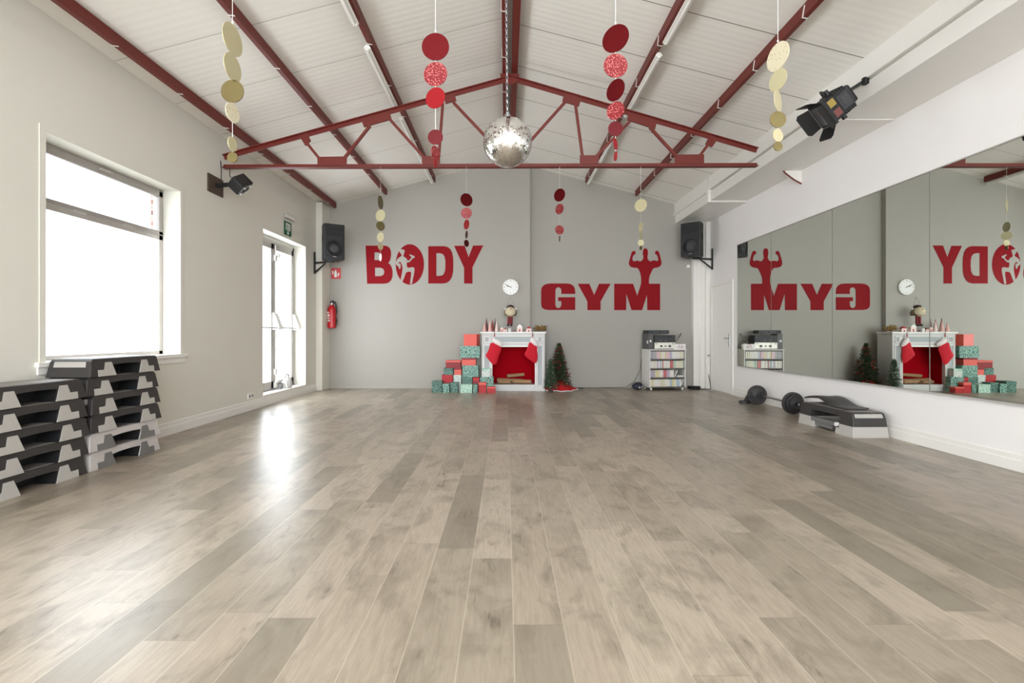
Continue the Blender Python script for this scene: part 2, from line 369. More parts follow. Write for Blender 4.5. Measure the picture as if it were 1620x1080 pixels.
# ------------------------------------------------------------------ windows and doors
def side_window(name, hole, real=True):
    y0, y1, z0, z1 = hole; w = struct(bpy.data.objects.new(name, None)); COL.objects.link(w)
    xf = XL-.19                                  # plane of the aluminium frame
    if real:
        mb = MB(); t = .055
        mb.span((XL, y0-t, z0-.02), (XL+.008, y0, z1+t)).span((XL, y1, z0-.02), (XL+.008, y1+t, z1+t)).span((XL, y0, z1), (XL+.008, y1, z1+t))
        mb.build('window_casing', M_WALL, w, bevel=.002)
    MB().span((XL-.245, y0-.0, z0-.033), (XL+.001, y1, z0+.005)).span((XL-.001, y0-.09, z0-.035), (XL+.035, y1+.09, z0+.0052)).span((XL-.001, y0-.075, z0-.095), (XL+.015, y1+.075, z0-.034)).build('window_sill', M_TRIM, w, bevel=.004)
    zt = 2.195; mb = MB()
    for a, b in ((y0, y0+.06), (y1-.06, y1)): mb.span((xf-.06, a, z0), (xf, b, z1))
    for a, b in ((z0, z0+.045), (zt-.045, zt+.045), (z1-.065, z1)): mb.span((xf-.06, y0, a), (xf, y1, b))
    mb.build('window_frame', M_ALU, w, bevel=.004)
    mb = MB(); e = .075
    for a, b in ((y0+.02, y0+e), (y1-e, y1-.02)): mb.span((xf-.02, a, zt+.01), (xf+.012, b, z1-.01))
    for a, b in ((zt+.005, zt+.05), (z1-.085, z1-.02)): mb.span((xf-.02, y0+.02, a), (xf+.012, y1-.02, b))
    mb.build('vent_sash', M_ALUD, w, bevel=.004)
    ym = (y0+y1)/2
    MB().span((xf, ym-.07, z1-.055), (xf+.03, ym+.07, z1-.03)).span((xf+.02, ym-.02, z1-.05), (xf+.05, ym+.02, z1-.035)).build('latch', M_LIGHTSTEP, w, bevel=.004)
    for dy in (-.28, .28): MB().span((xf, ym+dy-.06, zt+.0), (xf+.018, ym+dy+.06, zt+.018)).build('hinge', M_LIGHTSTEP, w)
    MB().span((xf-.035, y0+.05, z0+.03), (xf-.03, y1-.05, zt-.02)).build('frosted_pane', M_PANE if real else M_FILLB, w)
    MB().span((xf-.035, y0+.05, zt+.02), (xf-.03, y1-.05, z1-.03)).build('clear_pane', M_GLASS, w)
side_window('window_1', WIN)
for i, h in enumerate(FILLW): side_window('window_%d' % (4+i), h, False)  # unseen side windows added to brighten the room
struct(MB().span((XL-.62, 5.86, 0), (XL-.301, 6.4, 3.6)).build('wall_outside_pier', M_BRICK))
struct(MB().span((-14, YR-8, -.4), (XL-.3, YB2+8, -.13)).build('ground_outside', M_CONCRETE))
# glazed double door in the left wall
y0, y1, z0, z1 = DOOR; d = struct(bpy.data.objects.new('door_1', None)); COL.objects.link(d)
xf = XL-.21
MB().span((XL-.28, y0-.002, z0-.03), (XL+.012, y1+.002, z0+.006)).build('threshold', M_TRIM, d, bevel=.004)
mb = MB(); ft = z1-.03
mb.span((xf-.07, y0, z0), (xf, y0+.06, ft)).span((xf-.07, y1-.05, z0), (xf, y1, ft)).span((xf-.07, y0, ft-.06), (xf, y1, ft)).span((xf-.07, y0, z0), (xf, y1, z0+.03))
mb.build('door_frame', M_ALU, d, bevel=.004)
ym = y0+.755
for a, b in ((y0+.06, ym), (ym+.005, y1-.05)):
    mb = MB(); st = .085
    mb.span((xf-.05, a, z0+.03), (xf+.01, a+st, ft-.06)).span((xf-.05, b-st, z0+.03), (xf+.01, b, ft-.06)).span((xf-.05, a, ft-.16), (xf+.01, b, ft-.06)).span((xf-.05, a, z0+.03), (xf+.01, b, z0+.15))
    lf = mb.build('door_leaf', M_ALU, d, bevel=.005)
    MB().span((xf-.03, a+st-.01, z0+.14), (xf-.025, b-st+.01, ft-.15)).build('door_pane', M_PANED, lf)
    zb = 1.20; mb = MB()
    mb.tube((xf+.10, a-.0, zb), (xf+.10, b+.02, zb), .014)
    mb.build('push_bar', M_STEEL, lf)
    for yy in (a+.05, b-.03):
        mb = MB(); mb.prism([(0, zb-.03), (.12, zb-.03), (.12, zb+.03), (.04, zb+.24), (0, zb+.26)], lambda p, q: (xf+.01+p, yy-.022, q), lambda p, q: (xf+.01+p, yy+.022, q))
        mb.build('latch_case', M_WHITE, lf, bevel=.005)
mb = MB()
mb.tube((xf+.025, ym+.03, z0+.06), (xf+.025, ym+.03, ft-.08), .012)
for zz in (z0+.08, z0+.30, ft-.30): mb.span((xf, ym-.01, zz-.05), (xf+.045, ym+.07, zz+.05))
mb.build('espagnolette_rod', M_WHITE, d, bevel=.004)
mb = MB(); mb.ball((xf+.05, ym+.09, ft-.25), .045, sc=(.7, 1, 1)); mb.build('door_closer_cap', M_WHITE, d, smooth=True)
# white door in the right wall
a, b = yr(1158), yr(1127.5); zt = 2.03
d = struct(bpy.data.objects.new('door_2', None)); COL.objects.link(d)
mb = MB(); t = .06
mb.span((XR-.022, a-t, 0), (XR, a, zt+t)).span((XR-.022, b, 0), (XR, b+t, zt+t)).span((XR-.022, a, zt), (XR, b, zt+t)).build('door_frame', M_TRIM, d, bevel=.004)
lf = MB().span((XR-.012, a+.004, .01), (XR+.02, b-.004, zt-.004)).build('door_leaf', M_DOORW, d, bevel=.002)
MB().span((XR-.02, a+.055, .86), (XR-.012, a+.095, 1.10)).build('handle_plate', M_STEEL, lf, bevel=.004)
MB().tube((XR-.02, a+.075, 1.02), (XR-.06, a+.075, 1.02), .009).tube((XR-.06, a+.07, 1.02), (XR-.06, a+.19, 1.02), .009).build('door_handle', M_STEEL, lf, smooth=True)

# ------------------------------------------------------------------ red roof steel
def purlin(x, label, wd=.046, ht=.105, flip=1):
    top = cz(x)-.004; t = .009
    poly = [(-wd/2, 0), (wd/2, 0), (wd/2, -t), (-wd/2+t, -t), (-wd/2+t, -ht+t), (wd/2-t, -ht+t), (wd/2-t, -ht+t+.02), (wd/2, -ht+t+.02), (wd/2, -ht), (-wd/2, -ht)]
    poly = [(p*flip, q) for p, q in poly]
    o = MB().prism(poly, lambda p, q: (p, YR+.05, q), lambda p, q: (p, YB-.08, q)).build('roof_purlin', M_RED, loc=(x, 0, top))
    if wd < .06:
        for k in range(9):
            y = 3.70+.845*k-(1.7 if k == 0 else .35)
            if y > 9.6: continue
            MB().bar((-wd/2-.004, y, -ht*.2), (-wd/2-.004, y+.03, -ht-.004), .01, .005, up=(1, 0, 0)).bar((-wd/2-.006, y+.03, -ht-.004), (wd/2+.004, y+.045, -ht-.004), .01, .005).build('clip', M_TRIM, o)
    return tag(o, label, 'roof beam', 'red purlins under the ceiling')
purlin(-3.42, 'red steel purlin running along the ceiling beside the window wall', flip=-1)
purlin(-2.40, 'red steel purlin with no lamps on the window side of the roof', flip=-1)
purlin(-1.43, 'red steel purlin carrying strip lamps on the window side of the roof', flip=-1)
purlin(RX-.085, 'red ridge purlin just behind the chain, on the window side', flip=-1, wd=.045, ht=.13)
purlin(RX+.05, 'red ridge purlin at the roof peak on the mirror side', wd=.08, ht=.13)
purlin(1.62, 'red steel purlin carrying strip lamps on the mirror side of the roof')
purlin(2.62, 'red steel purlin nearest the white boxed beam, without lamps')

def truss(Yt, label):
    s = F/6.3
    def T(x, y): v = P(x, y, 6.3); return Vector((v.x, 0, v.z))
    t = thing('roof_truss', label, 'roof truss', (0, Yt, 0), 0, 'red roof trusses')
    AP = T(808, 121)
    for e in ((T(354, 246)), (T(1198, 235))):
        mb = MB(); mb.bar(e, AP, .012, .062, up=(0, 1, 0)) if False else None
        dd = (AP-e).normalized(); up = Vector((0, 1, 0)).cross(dd); up = up if up.z > 0 else -up
        mb.bar(e, AP, .07, .012, up=up); mb.bar(e-up*.028, AP-up*.028, .012, .056, up=up); mb.build('top_chord', M_RED, t)
    e0, e1 = T(354, 263), T(1197.5, 260.5)
    mb = MB(); mb.bar(e0, e1, .012, .045); mb.bar(e0-Vector((0, 0, .022)), e1-Vector((0, 0, .022)), .08, .012); mb.build('bottom_chord', M_RED, t)
    z6 = lambda *p: T(340+p[0]/3.24, p[1]/3.24); z7 = lambda *p: T(780+p[0]/3.24, p[1]/3.24)
    GL = [[(430, 690), (470, 678), (492, 722), (464, 747)], [(750, 612), (895, 572), (906, 612), (765, 652)], [(1175, 482), (1226, 468), (1238, 516), (1182, 532)],
          [(527, 805), (675, 803), (675, 850), (527, 850)], [(1062, 800), (1153, 800), (1153, 846), (1062, 846)]]
    GR = [[(365, 472), (456, 495), (440, 546), (355, 520)], [(695, 573), (842, 615), (830, 662), (688, 615)], [(1112, 693), (1154, 710), (1122, 754), (1088, 738)],
          [(445, 797), (540, 797), (540, 842), (445, 842)], [(932, 794), (1080, 792), (1080, 838), (932, 838)], [(38, 378), (134, 382), (134, 410), (104, 432), (66, 432), (38, 410)]]
    for f, GG in ((z6, GL), (z7, GR)):
        for g in GG:
            pts = [f(*q) for q in g]
            mb = MB(); mb.prism([(v.x, v.z) for v in pts], lambda a, b: (a, -.013, b), lambda a, b: (a, .013, b)); mb.build('gusset_plate', M_RED, t)
    cb = T(808, 258)
    D = [(z6(475, 738), z6(532, 808)), (z6(664, 810), z6(795, 645)), (z6(895, 610), z6(1070, 805)), (z6(1148, 805), z6(1168, 530)), (z6(1222, 525), cb),
         (cb, z7(372, 520)), (z7(423, 540), z7(458, 800)), (z7(530, 800), z7(702, 622)), (z7(803, 652), z7(940, 802)), (z7(1060, 797), z7(1102, 742))]
    for a, b in D:
        mb = MB(); mb.bar(a, b, .034, .030, up=(0, 1, 0)); mb.build('web_strut', M_RED, t)
    return t
truss(6.3, 'red steel roof truss crossing the room behind the mirror ball')
truss(2.4, 'red steel roof truss overhead, above the big gold and red garlands')

def strip_light(x, a, b, label, side):
    z = cz(x)-.110; t = thing('strip_light', label, 'strip light', (x-side*.03, (a+b)/2, z), 0, 'fluorescent battens under the purlins'); L = b-a
    MB().prism([(-.018, 0), (.018, 0), (.036, -.028), (.036, -.04), (-.036, -.04), (-.036, -.028)], lambda a, b: (a, -L/2, b), lambda a, b: (a, L/2, b)).build('lamp_housing', M_WHITE, t, bevel=.004)
    MB().tube((0, -L/2+.03, -.05), (0, L/2-.03, -.05), .013, 10).build('tube', M_WHITE, t, smooth=True)
    for q in (-1, 1): MB().span((-.018, q*L/2-.02*(q > 0)-.0*(q < 0), -.058), (.018, q*L/2+.02*(q < 0), -.03)).build('end_cap', M_WHITE, t, bevel=.003)
for x, side, nm, segs in ((-1.43, 1, 'window', ((3.2, 4.70), (5.09, 6.55), (6.76, 8.26), (8.3, 9.66))), (1.62, -1, 'mirror', ((3.48, 4.98), (5.2, 6.66), (7.2, 8.4), (8.45, 9.66)))):
    for k, (a, b) in enumerate(segs):
        strip_light(x, a, b, ('slim white strip lamp on the %s side, ' % nm)+['overhead at the picture edge', 'just before the truss', 'just behind the truss', 'ending at the grey gable wall'][k], side)

# ------------------------------------------------------------------ wall lettering
def z3(p): return (560+p[0]/6, 290+p[1]/6)
def z4(p): return (860+p[0]/4.909, 280+p[1]/4.909)
def z5(p): return (840+p[0]/3.856, 360+p[1]/3.856)
def onwall(loop, zf, Y): 
    o = []
    for p in loop:
        v = P(*zf(p), Y); o.append((v.x, v.z))
    return o
def smooth_loop(l, n=1):
    for _ in range(n):
        o = []
        for i, p in enumerate(l):
            q = l[(i+1) % len(l)]; o += [(p[0]*.75+q[0]*.25, p[1]*.75+q[1]*.25), (p[0]*.25+q[0]*.75, p[1]*.25+q[1]*.75)]
        l = o
    return l
def lettering(name, label, parts, Y):
    t = thing(name, label, 'wall lettering', (0, Y-.003, 0))
    for nm, loops, zf, m, off, dep in parts:
        plate(nm, [onwall(l, zf, Y-.004) for l in loops], dep, m, t, (0, off, 0))
B = [[(110, 590), (290, 590), (318, 596), (338, 612), (350, 640), (352, 680), (346, 718), (336, 742), (322, 755), (342, 768), (357, 795), (366, 835), (365, 880), (355, 915), (335, 938), (310, 949), (280, 952), (125, 952)],
     [(195, 655), (232, 655), (245, 662), (251, 678), (251, 708), (244, 722), (232, 728), (195, 728)], [(200, 800), (248, 800), (270, 806), (283, 820), (288, 840), (283, 860), (270, 874), (248, 880), (200, 880)]]
O = [[(530+134*math.cos(a*math.pi/24), 769+192*math.sin(a*math.pi/24)) for a in range(48)]]
WOM = [(425, 632), (440, 622), (470, 628), (486, 640), (476, 652), (476, 668), (468, 685), (476, 700), (495, 706), (510, 735), (528, 727), (548, 702), (540, 692), (526, 682), (531, 671), (548, 680), (562, 686), (577, 690), (572, 711), (558, 708), (536, 740), (512, 752), (500, 747), (502, 790), (515, 802), (560, 793), (576, 806), (572, 850), (560, 900), (552, 950), (545, 958), (531, 955), (538, 905), (545, 850), (535, 835), (500, 842), (492, 850), (478, 890), (462, 932), (446, 934), (440, 928), (450, 880), (458, 840), (462, 800), (455, 770), (440, 742), (425, 750), (420, 765), (436, 757), (444, 770), (441, 810), (428, 814), (425, 790), (403, 775), (395, 755), (412, 715), (440, 697), (455, 685), (448, 672), (440, 660), (430, 645)]
D_ = [[(705, 597), (850, 595), (885, 602), (912, 622), (931, 655), (941, 705), (943, 770), (941, 835), (931, 885), (910, 922), (884, 942), (850, 950), (705, 950)],
      [(782, 662), (815, 662), (842, 670), (859, 692), (867, 730), (868, 780), (864, 830), (852, 860), (836, 873), (812, 877), (782, 877)]]
Y_ = [[(950, 592), (1050, 592), (1088, 700), (1130, 590), (1228, 588), (1125, 795), (1125, 950), (1045, 950), (1045, 800)]]
lettering('wall_lettering', 'red BODY lettering on the grey wall, a dancing figure cut into its O',
          [('letter', B, z3, M_DECAL, 0, .004), ('letter', O, z3, M_DECAL, 0, .004), ('letter', D_, z3, M_DECAL, 0, .004), ('letter', Y_, z3, M_DECAL, 0, .004), ('athlete_silhouette', [smooth_loop(WOM)], z3, M_GREY, -.002, .005)], YB)
G = [[(62, 385), (65, 366), (76, 352), (95, 343), (120, 340), (215, 340), (240, 343), (257, 353), (267, 368), (270, 388), (270, 404), (185, 404), (185, 380), (181, 370), (174, 365), (166, 364), (158, 366), (152, 373), (149, 385), (149, 470), (152, 481), (158, 488), (166, 490), (175, 488), (182, 481), (185, 470), (185, 448), (166, 448), (166, 424), (270, 424), (270, 502), (105, 502), (85, 499), (71, 491), (64, 480), (62, 465)]]
Y2_ = [[(265, 828), (355, 828), (393, 915), (430, 828), (520, 828), (443, 965), (443, 1033), (340, 1033), (340, 965)]]
M_ = [[(548, 828), (695, 828), (727, 922), (757, 828), (905, 828), (905, 1033), (805, 1033), (803, 915), (765, 1033), (683, 1033), (643, 905), (641, 1033), (548, 1033)]]
MAN = [(730, 915), (748, 860), (757, 826), (758, 790), (753, 755), (742, 722), (728, 704), (700, 704), (675, 697), (661, 676), (665, 648), (677, 608), (684, 585), (692, 574), (706, 573), (715, 583), (712, 599), (698, 605), (689, 628), (692, 650), (706, 655), (722, 648), (736, 650), (750, 656), (769, 644), (776, 624), (770, 596), (772, 566), (784, 553), (798, 553), (809, 568), (811, 598), (805, 624), (812, 644), (830, 656), (848, 648), (862, 645), (880, 653), (890, 646), (888, 624), (878, 602), (865, 596), (865, 580), (878, 570), (893, 576), (901, 600), (911, 640), (917, 670), (907, 692), (884, 703), (852, 706), (838, 735), (824, 765), (817, 800), (820, 840), (815, 915)]
lettering('wall_lettering', 'red GYM lettering on the grey wall, a flexing bodybuilder rising from its M',
          [('letter', G, z5, M_DECAL, 0, .004), ('letter', Y2_, z4, M_DECAL, 0, .004), ('letter', M_, z4, M_DECAL, 0, .004), ('athlete_silhouette', [smooth_loop(MAN)], z4, M_DECAL, -.0015, .004)], YB2)

# ------------------------------------------------------------------ mirrors on the right wall
MY = [yr(1168), yr(1222), yr(1319), yr(1474), yr(1474)-1.39, yr(1474)-2.78]
ML = ['narrow tall wall mirror panel beside the white door', 'wall mirror panel reflecting the word GYM, second from the white door', 'wall mirror panel reflecting the fireplace, above the step platform',
      'wall mirror panel at the picture edge, reflecting the woman in the O', 'wall mirror panel level with the photographer, outside the picture']
for k in range(5):
    y1, y0 = MY[k], MY[k+1]
    t = thing('wall_mirror', ML[k], 'mirror', (XR, (y0+y1)/2, .545), 0, 'mirror panels along the white wall'); L = y1-y0; hh = 2.115
    MB().span((-.019, -L/2+.0055, 0), (-.013, L/2-.0055, hh)).build('mirror_glass', M_MIRROR, t)
    MB().span((-.013, -L/2+.001, 0), (0, L/2-.001, hh)).build('backing_board', M_LIGHTSTEP, t)
    MB().span((-.026, -L/2, -.02), (0, L/2, -.002)).build('edge_channel', M_LIGHTSTEP, t); MB().span((-.026, -L/2, hh+.002), (0, L/2, hh+.012)).build('edge_channel', M_LIGHTSTEP, t)

# ------------------------------------------------------------------ mirror ball
YD = 4.0; c = P(803, 225, YD); rb = 38.5/F*YD
t = thing('mirror_ball', 'silver mirror ball hanging on a chain from the roof ridge', 'mirror ball', c)
MB().ball((0, 0, 0), rb-.004, 32, 20).build('ball_core', mat('mirror_ball_core', (90, 90, 90), .4, .6, noise=0), t, smooth=True)
mb = MB(); n = 58
for i in range(n):
    th = math.pi*(i+.5)/n; k = max(4, int(round(2*n*math.sin(th)))); hw = rb*math.pi/n*.47
    for j in range(k):
        ph = 2*math.pi*j/k; nr = Vector((math.sin(th)*math.cos(ph), math.sin(th)*math.sin(ph), math.cos(th)))
        q = nr.to_track_quat('Z', 'Y') 
        ux = Vector((-math.sin(ph), math.cos(ph), 0)); uy = nr.cross(ux)
        j1, j2 = random.gauss(0, .045), random.gauss(0, .045); ww = rb*math.sin(th)*math.pi/k*.95
        vs = [mb.bm.verts.new(nr*rb+ux*a*ww+uy*b*hw+nr*(a*j1*ww+b*j2*hw)) for a, b in ((-1, -1), (1, -1), (1, 1), (-1, 1))]
        mb.bm.faces.new(vs)
mb.build('mirror_tiles', mat('mirror_ball_tile', (240, 239, 237), .1, 1, noise=0), t)
MB().tube((0, 0, rb-.006), (0, 0, rb+.022), .028, 20).torus((0, 0, rb+.034), .012, .003, Euler((R(90), 0, 0))).build('hanger_cap', M_STEEL, t, smooth=True)
mb = MB(); z = rb+.05; k = 0; top = cz(c.x)-.155-c.z
while z < top:
    mb.torus((-.016*(z/top), 0, z), .0115, .0032, Euler((R(90), 0, R(90*(k % 2)+20))), 14, 6, (.8, 1.55, 1)); z += .0285; k += 1
mb.build('chain', M_STEEL, t, smooth=True)

# ------------------------------------------------------------------ disc garlands
def garland(cat_label, x, Y, ztop_anchor, discs, group, strcol=M_STRING):
    top = P(x, discs[0][0], Y)
    t = thing('disc_garland', cat_label, 'garland', (top.x, Y, P(x, discs[-1][0], Y).z), 0, group)
    zb = t.location.z; s = F/Y
    MB().tube((0, 0, P(x, discs[-1][0]+discs[-1][2], Y).z-zb), (0, 0, ztop_anchor-zb), .0013, 6).build('string', strcol, t)
    MB().ball((0, 0, P(x, discs[0][0]-discs[0][2], Y).z-zb+.01), .005, 8, 6).build('knot', strcol, t)
    for cy, rx, ry, m, tilt in discs:
        r = ry/s; sg = (1 if x < CX else -1) if tilt else (1 if (cy*7) % 2 < 1 else -1); kx = (x-CX)/F
        ang = min((sg*R(q*.5) for q in range(170)), key=lambda a: abs(abs(math.cos(a)-kx*math.sin(a))-rx/ry)+.03*abs(a))
        zc = P(x, cy, Y).z-zb
        o = MB(); o.tube((0, -.002, 0), (0, .002, 0), r, 40); ob = o.build('disc', m, t, loc=(0, 0, zc)); ob.rotation_euler = (0, R(tilt), ang)
    return t
YN = 2.4+.06
nz = 3.29
g1 = 'big disc garlands hanging near the front'; g2 = 'small disc garlands hanging from the truss'
garland('big gold disc garland hanging by the window wall', 367.8, YN, nz, [(62.7, 13, 24, M_GOLDM, -10), (106.5, 13, 21, M_GOLDM, -10), (144.4, 18, 18.2, M_GOLD, 4), (178.4, 11, 15, M_GOLDG, 0), (228, 6.5, 11, M_GOLDM, 0), (249, 8.2, 8.4, M_GOLD, 0)], g1)
garland('big red disc garland on the window side of the mirror ball', 688.9, YN, nz, [(74, 21.6, 21.6, M_REDF, 0), (117.3, 18.6, 19, M_REDG, 0), (155, 15.2, 16.6, M_REDP, 0), (217, 12, 12, M_REDD, 0), (242, 6.5, 11, M_REDG, 0), (258, 2, 6.8, M_REDP, 0)], g1)
garland('big red disc garland on the mirror side of the mirror ball', 973.8, YN, nz, [(61, 21, 21.6, M_REDF, 0), (104, 19, 19, M_REDG, 0), (142.6, 14.2, 17, M_REDF, 8), (175, 13.8, 14.2, M_REDG, 0), (203.7, 11.6, 11.7, M_REDD, 0), (228, 2.8, 8.6, M_REDP, 0), (247, 2.4, 7.4, M_REDP, 0)], g1)
garland('big gold disc garland hanging beside the black stage light', 1230.6, YN, nz, [(89.5, 17.5, 21.6, M_GOLDG, 22), (126.5, 14, 17, M_GOLDM, 10), (160, 5.5, 17, M_GOLDM, 0), (189, 12.8, 12.8, M_GOLD, 0), (214, 8, 10.4, M_GOLDM, 0), (231.5, 7.2, 7.4, M_GOLD, 0)], g1)
YF = 6.22; fz = P(0, 263, 6.3).z-.03
garland('small gold disc garland hanging in front of the B of BODY', 602, YF, fz, [(320, 4.3, 10.8, M_GOLD, 0), (340.8, 7.5, 9.2, M_GOLDM, 0), (357.5, 6.8, 7.4, M_GOLD, 30), (375, 5.5, 7.5, M_GOLDM, 0), (389.5, 4, 5.6, M_GOLDM, 0), (407, 1.6, 6, M_WHITE, 0)], g2)
garland('small red disc garland hanging above the Y of BODY', 738, YF, fz, [(316, 9.6, 10.3, M_REDF, 12), (337, 8.7, 8.7, M_REDG, 0), (355, 4.2, 7.8, M_REDP, 0), (371, 1.9, 6.3, M_REDD, 0), (384.7, 3.8, 5.5, M_REDD, 0)], g2)
garland('small red disc garland hanging above the G of GYM', 885.2, YF, fz, [(308.5, 8.8, 10.2, M_REDF, 0), (330.5, 6.4, 8.2, M_REDG, 0), (363.5, 6.8, 7.3, M_REDG, 0), (377.4, .9, 5, M_REDD, 0)], g2)
garland('small cream disc garland hanging above the bodybuilder', 1013.8, YF, fz, [(324.8, 9.8, 10, M_GOLDM, 0), (358.8, 3.6, 7.7, M_GOLDM, 0), (372.7, 2.4, 6.5, M_GOLDM, 0), (384, 4.9, 5, M_GOLDM, 0), (392, 2, 3.6, M_GOLD, 40)], g2)

# ------------------------------------------------------------------ step platforms
def step_platform(L, Wd, Hh, deck_m, foot_m, mat_m):
    t = thing('step_platform', 'step', 'step platform')
    def f(sx, ex=0): return lambda u, z: (sx*(Wd/2*(1-.09*z)+ex), (u-.5)*L, z*Hh)
    deck = [(0, 0), (.012, .25), (.035, .86), (.06, 1), (.94, 1), (.965, .86), (.988, .25), (1, 0), (.665, 0), (.70, .60), (.6, .64), (.5, .65), (.4, .64), (.30, .60), (.335, 0)]
    MB().prism(deck, f(-1), f(1)).build('deck', deck_m, t, bevel=.003)
    for fl in (0, 1):
        ft = [(.102, .003), (.102, .365), (.182, .365), (.202, .775), (.288, .775), (.335, .003)]
        if fl: ft = [(1-a, b) for a, b in ft]
        for sx in (-1, 1): MB().prism(ft, f(sx, -.006), f(sx, .002)).build('foot_inlay', foot_m, t, bevel=.001)
    MB().span((-.006, -.20*L, .004), (.006, .20*L, Hh*.60)).build('inner_rib', M_BLACK, t)  # web across the arch, blackened to stand for the hollow's shade
    for e in (-1, 1): MB().prism([(.334, .004), (.299, .6), (.310, .6), (.345, .004)], lambda u, z: (-Wd*.465, e*(.5-u)*L, z*Hh), lambda u, z: (Wd*.465, e*(.5-u)*L, z*Hh)).build('leg_lining', M_BLACK, t)  # black plates put in as the shade on the legs' inner faces
    MB().span((-Wd*.40, -L*.41, Hh-.001), (Wd*.40, L*.41, Hh+.0035)).build('top_mat', mat_m, t, bevel=.002)
    eu = lambda b: .5-.012-(b-.25)/.61*.023
    for e in (-1, 1): MB().prism([(-Wd*.36, .55), (Wd*.36, .55), (Wd*.35, .85), (-Wd*.35, .85)], lambda a, b: (a, e*L*(eu(b)-.006), b*Hh), lambda a, b: (a, e*(L*eu(b)+.002), b*Hh)).build('end_grip', M_LIGHTSTEP, t)
    return t
SL_, SW, SH = .79, .355, .146
dark = step_platform(SL_, SW, SH, M_DARKSTEP, M_LIGHTSTEP, M_STEPMAT)
pale = step_platform(SL_, SW, SH, M_PALESTEP, M_MIDSTEP, M_STEPMAT)
ordn = ['lowest', 'second from the floor', 'third from the floor', 'fourth from the floor', 'fifth from the floor', 'topmost']
used = {0: False, 1: False}
def place_step(kind, x, y, z, rz, label, group):
    src = (dark, pale)[kind]
    o = src if not used[kind] else copy_thing(src)
    used[kind] = True
    o.location = (x, y, z); o.rotation_euler = (0, 0, rz); o['label'] = label; o['group'] = group
for k in range(5):
    place_step(0, -3.475+random.uniform(-.008, .008), 3.435+random.uniform(-.012, .012), k*(SH+.0045), R(random.uniform(-.8, .8)),
               'charcoal step platform with grey feet, %s of the shorter, nearer stack' % (ordn[k] if k < 4 else 'topmost'), 'shorter stack of aerobic steps')
for k in range(6):
    place_step(1 if k < 2 else 0, -3.475+random.uniform(-.008, .008), 4.238+random.uniform(-.01, .01)-(.022 if k > 3 else 0), k*(SH+.0045), R(random.uniform(-.8, .8)),
               '%s step platform, %s of the taller stack under the window' % ('pale grey' if k < 2 else 'charcoal', ordn[k]), 'taller stack of aerobic steps')
# the single raised step by the mirror wall
xs, y_ = 3.845, 5.56; L, Wd = .90, .37
t = thing('step_platform', 'charcoal step platform raised on pale risers, alone under the mirrors', 'step platform', (xs, y_, 0), R(1.2))
def f2(sx, ex=0): return lambda u, z: (sx*(Wd/2*(1-.32*(z-.1))+ex), (u-.5)*L, z)
MB().prism([(0.0, .115), (.012, .2), (.035, .25), (.06, .262), (.94, .262), (.965, .25), (.988, .2), (1, .115), (.78, .115), (.76, .2), (.24, .2), (.22, .115)], f2(-1), f2(1)).build('deck', M_DARKSTEP, t, bevel=.005)
for e in (0, 1):
    u = (lambda a: 1-a) if e else (lambda a: a)
    MB().prism([(u(a), b) for a, b in ((-.012, 0), (.004, .115), (.235, .115), (.23, .07), (.285, .07), (.29, 0))], f2(-1, .004), f2(1, .004)).build('riser', M_LIGHTSTEP, t, bevel=.003)
MB().span((-Wd/2+.02, -.10, .02), (-Wd/2+.05, .20, .075)).span((-Wd/2+.0, -.16, .075), (-Wd/2+.05, .26, .12)).build('side_rib', M_MIDSTEP, t, bevel=.003)
MB().tube((-Wd/2-.012, -.20, .1), (-Wd/2+.02, -.20, .1), .022, 16).build('riser_pin', M_WHITE, t)
MB().span((-Wd*.40, -L*.43, .2605), (Wd*.36, L*.43, .265)).build('top_mat', M_STEPMAT, t)
MB().prism([(-Wd*.42, .208), (Wd*.40, .208), (Wd*.39, .248), (-Wd*.41, .248)], lambda a, b: (a, -L/2+L*(.012+(b-.2)/.05*.023)-.004, b), lambda a, b: (a, -L/2+L*(.012+(b-.2)/.05*.023)+.004, b)).build('end_grip', M_LIGHTSTEP, t)
# warped dark mat lying on it
mb = MB(); nx, ny = 6, 26; G_ = []
for i in range(ny+1):
    u = i/ny; zz = .268+.075*math.sin(max(0, (u-.28)/.72)*math.pi*.80)**1.5
    G_.append([mb.bm.verts.new((-.15+.30*j/nx*(1 if u > .06 else .8), -.27+.72*u, zz+.003*math.sin(j*1.1))) for j in range(nx+1)])
for a, b in zip(G_, G_[1:]):
    for j in range(nx): mb.bm.faces.new((a[j], a[j+1], b[j+1], b[j]))
o = mb.build('exercise_mat', M_DARKSTEP, loc=(xs+.02, y_, 0), rz=R(1.2), smooth=True)
sd = o.modifiers.new('solid', 'SOLIDIFY'); sd.thickness = .012; sd.offset = 1
tag(o, 'curled dark grey foam mat lying on the lone step platform', 'mat')

# ------------------------------------------------------------------ barbell and weight plates
def plate_prof(r, th): return [(.014, -th/2), (.03, -th/2-.004), (.036, -th/2), (r*.80, -th*.30), (r*.86, -th/2), (r, -th/2+.004), (r, th/2-.004), (r*.86, th/2), (r*.80, th*.30), (.036, th/2), (.03, th/2+.004), (.014, th/2)]
def weight(r, th, name='weight_plate', parent=None, loc=(0, 0, 0)):
    mb = MB(); mb.lathe(plate_prof(r, th), seg=36, rot=Euler((R(90), 0, 0)))
    o = mb.build(name, M_RUBBER, parent, loc=loc, smooth=True); return o
YA, YZ = 6.62, 7.50; xb = 3.915; zb = .152
t = thing('barbell', 'loaded black barbell lying along the foot of the mirror wall', 'barbell', (xb, (YA+YZ)/2, 0), R(2.2))
hl = (YZ-YA)/2
MB().tube((0, -hl-.13, zb), (0, hl+.13, zb), .0135, 14).build('bar', M_STEEL, t, smooth=True)
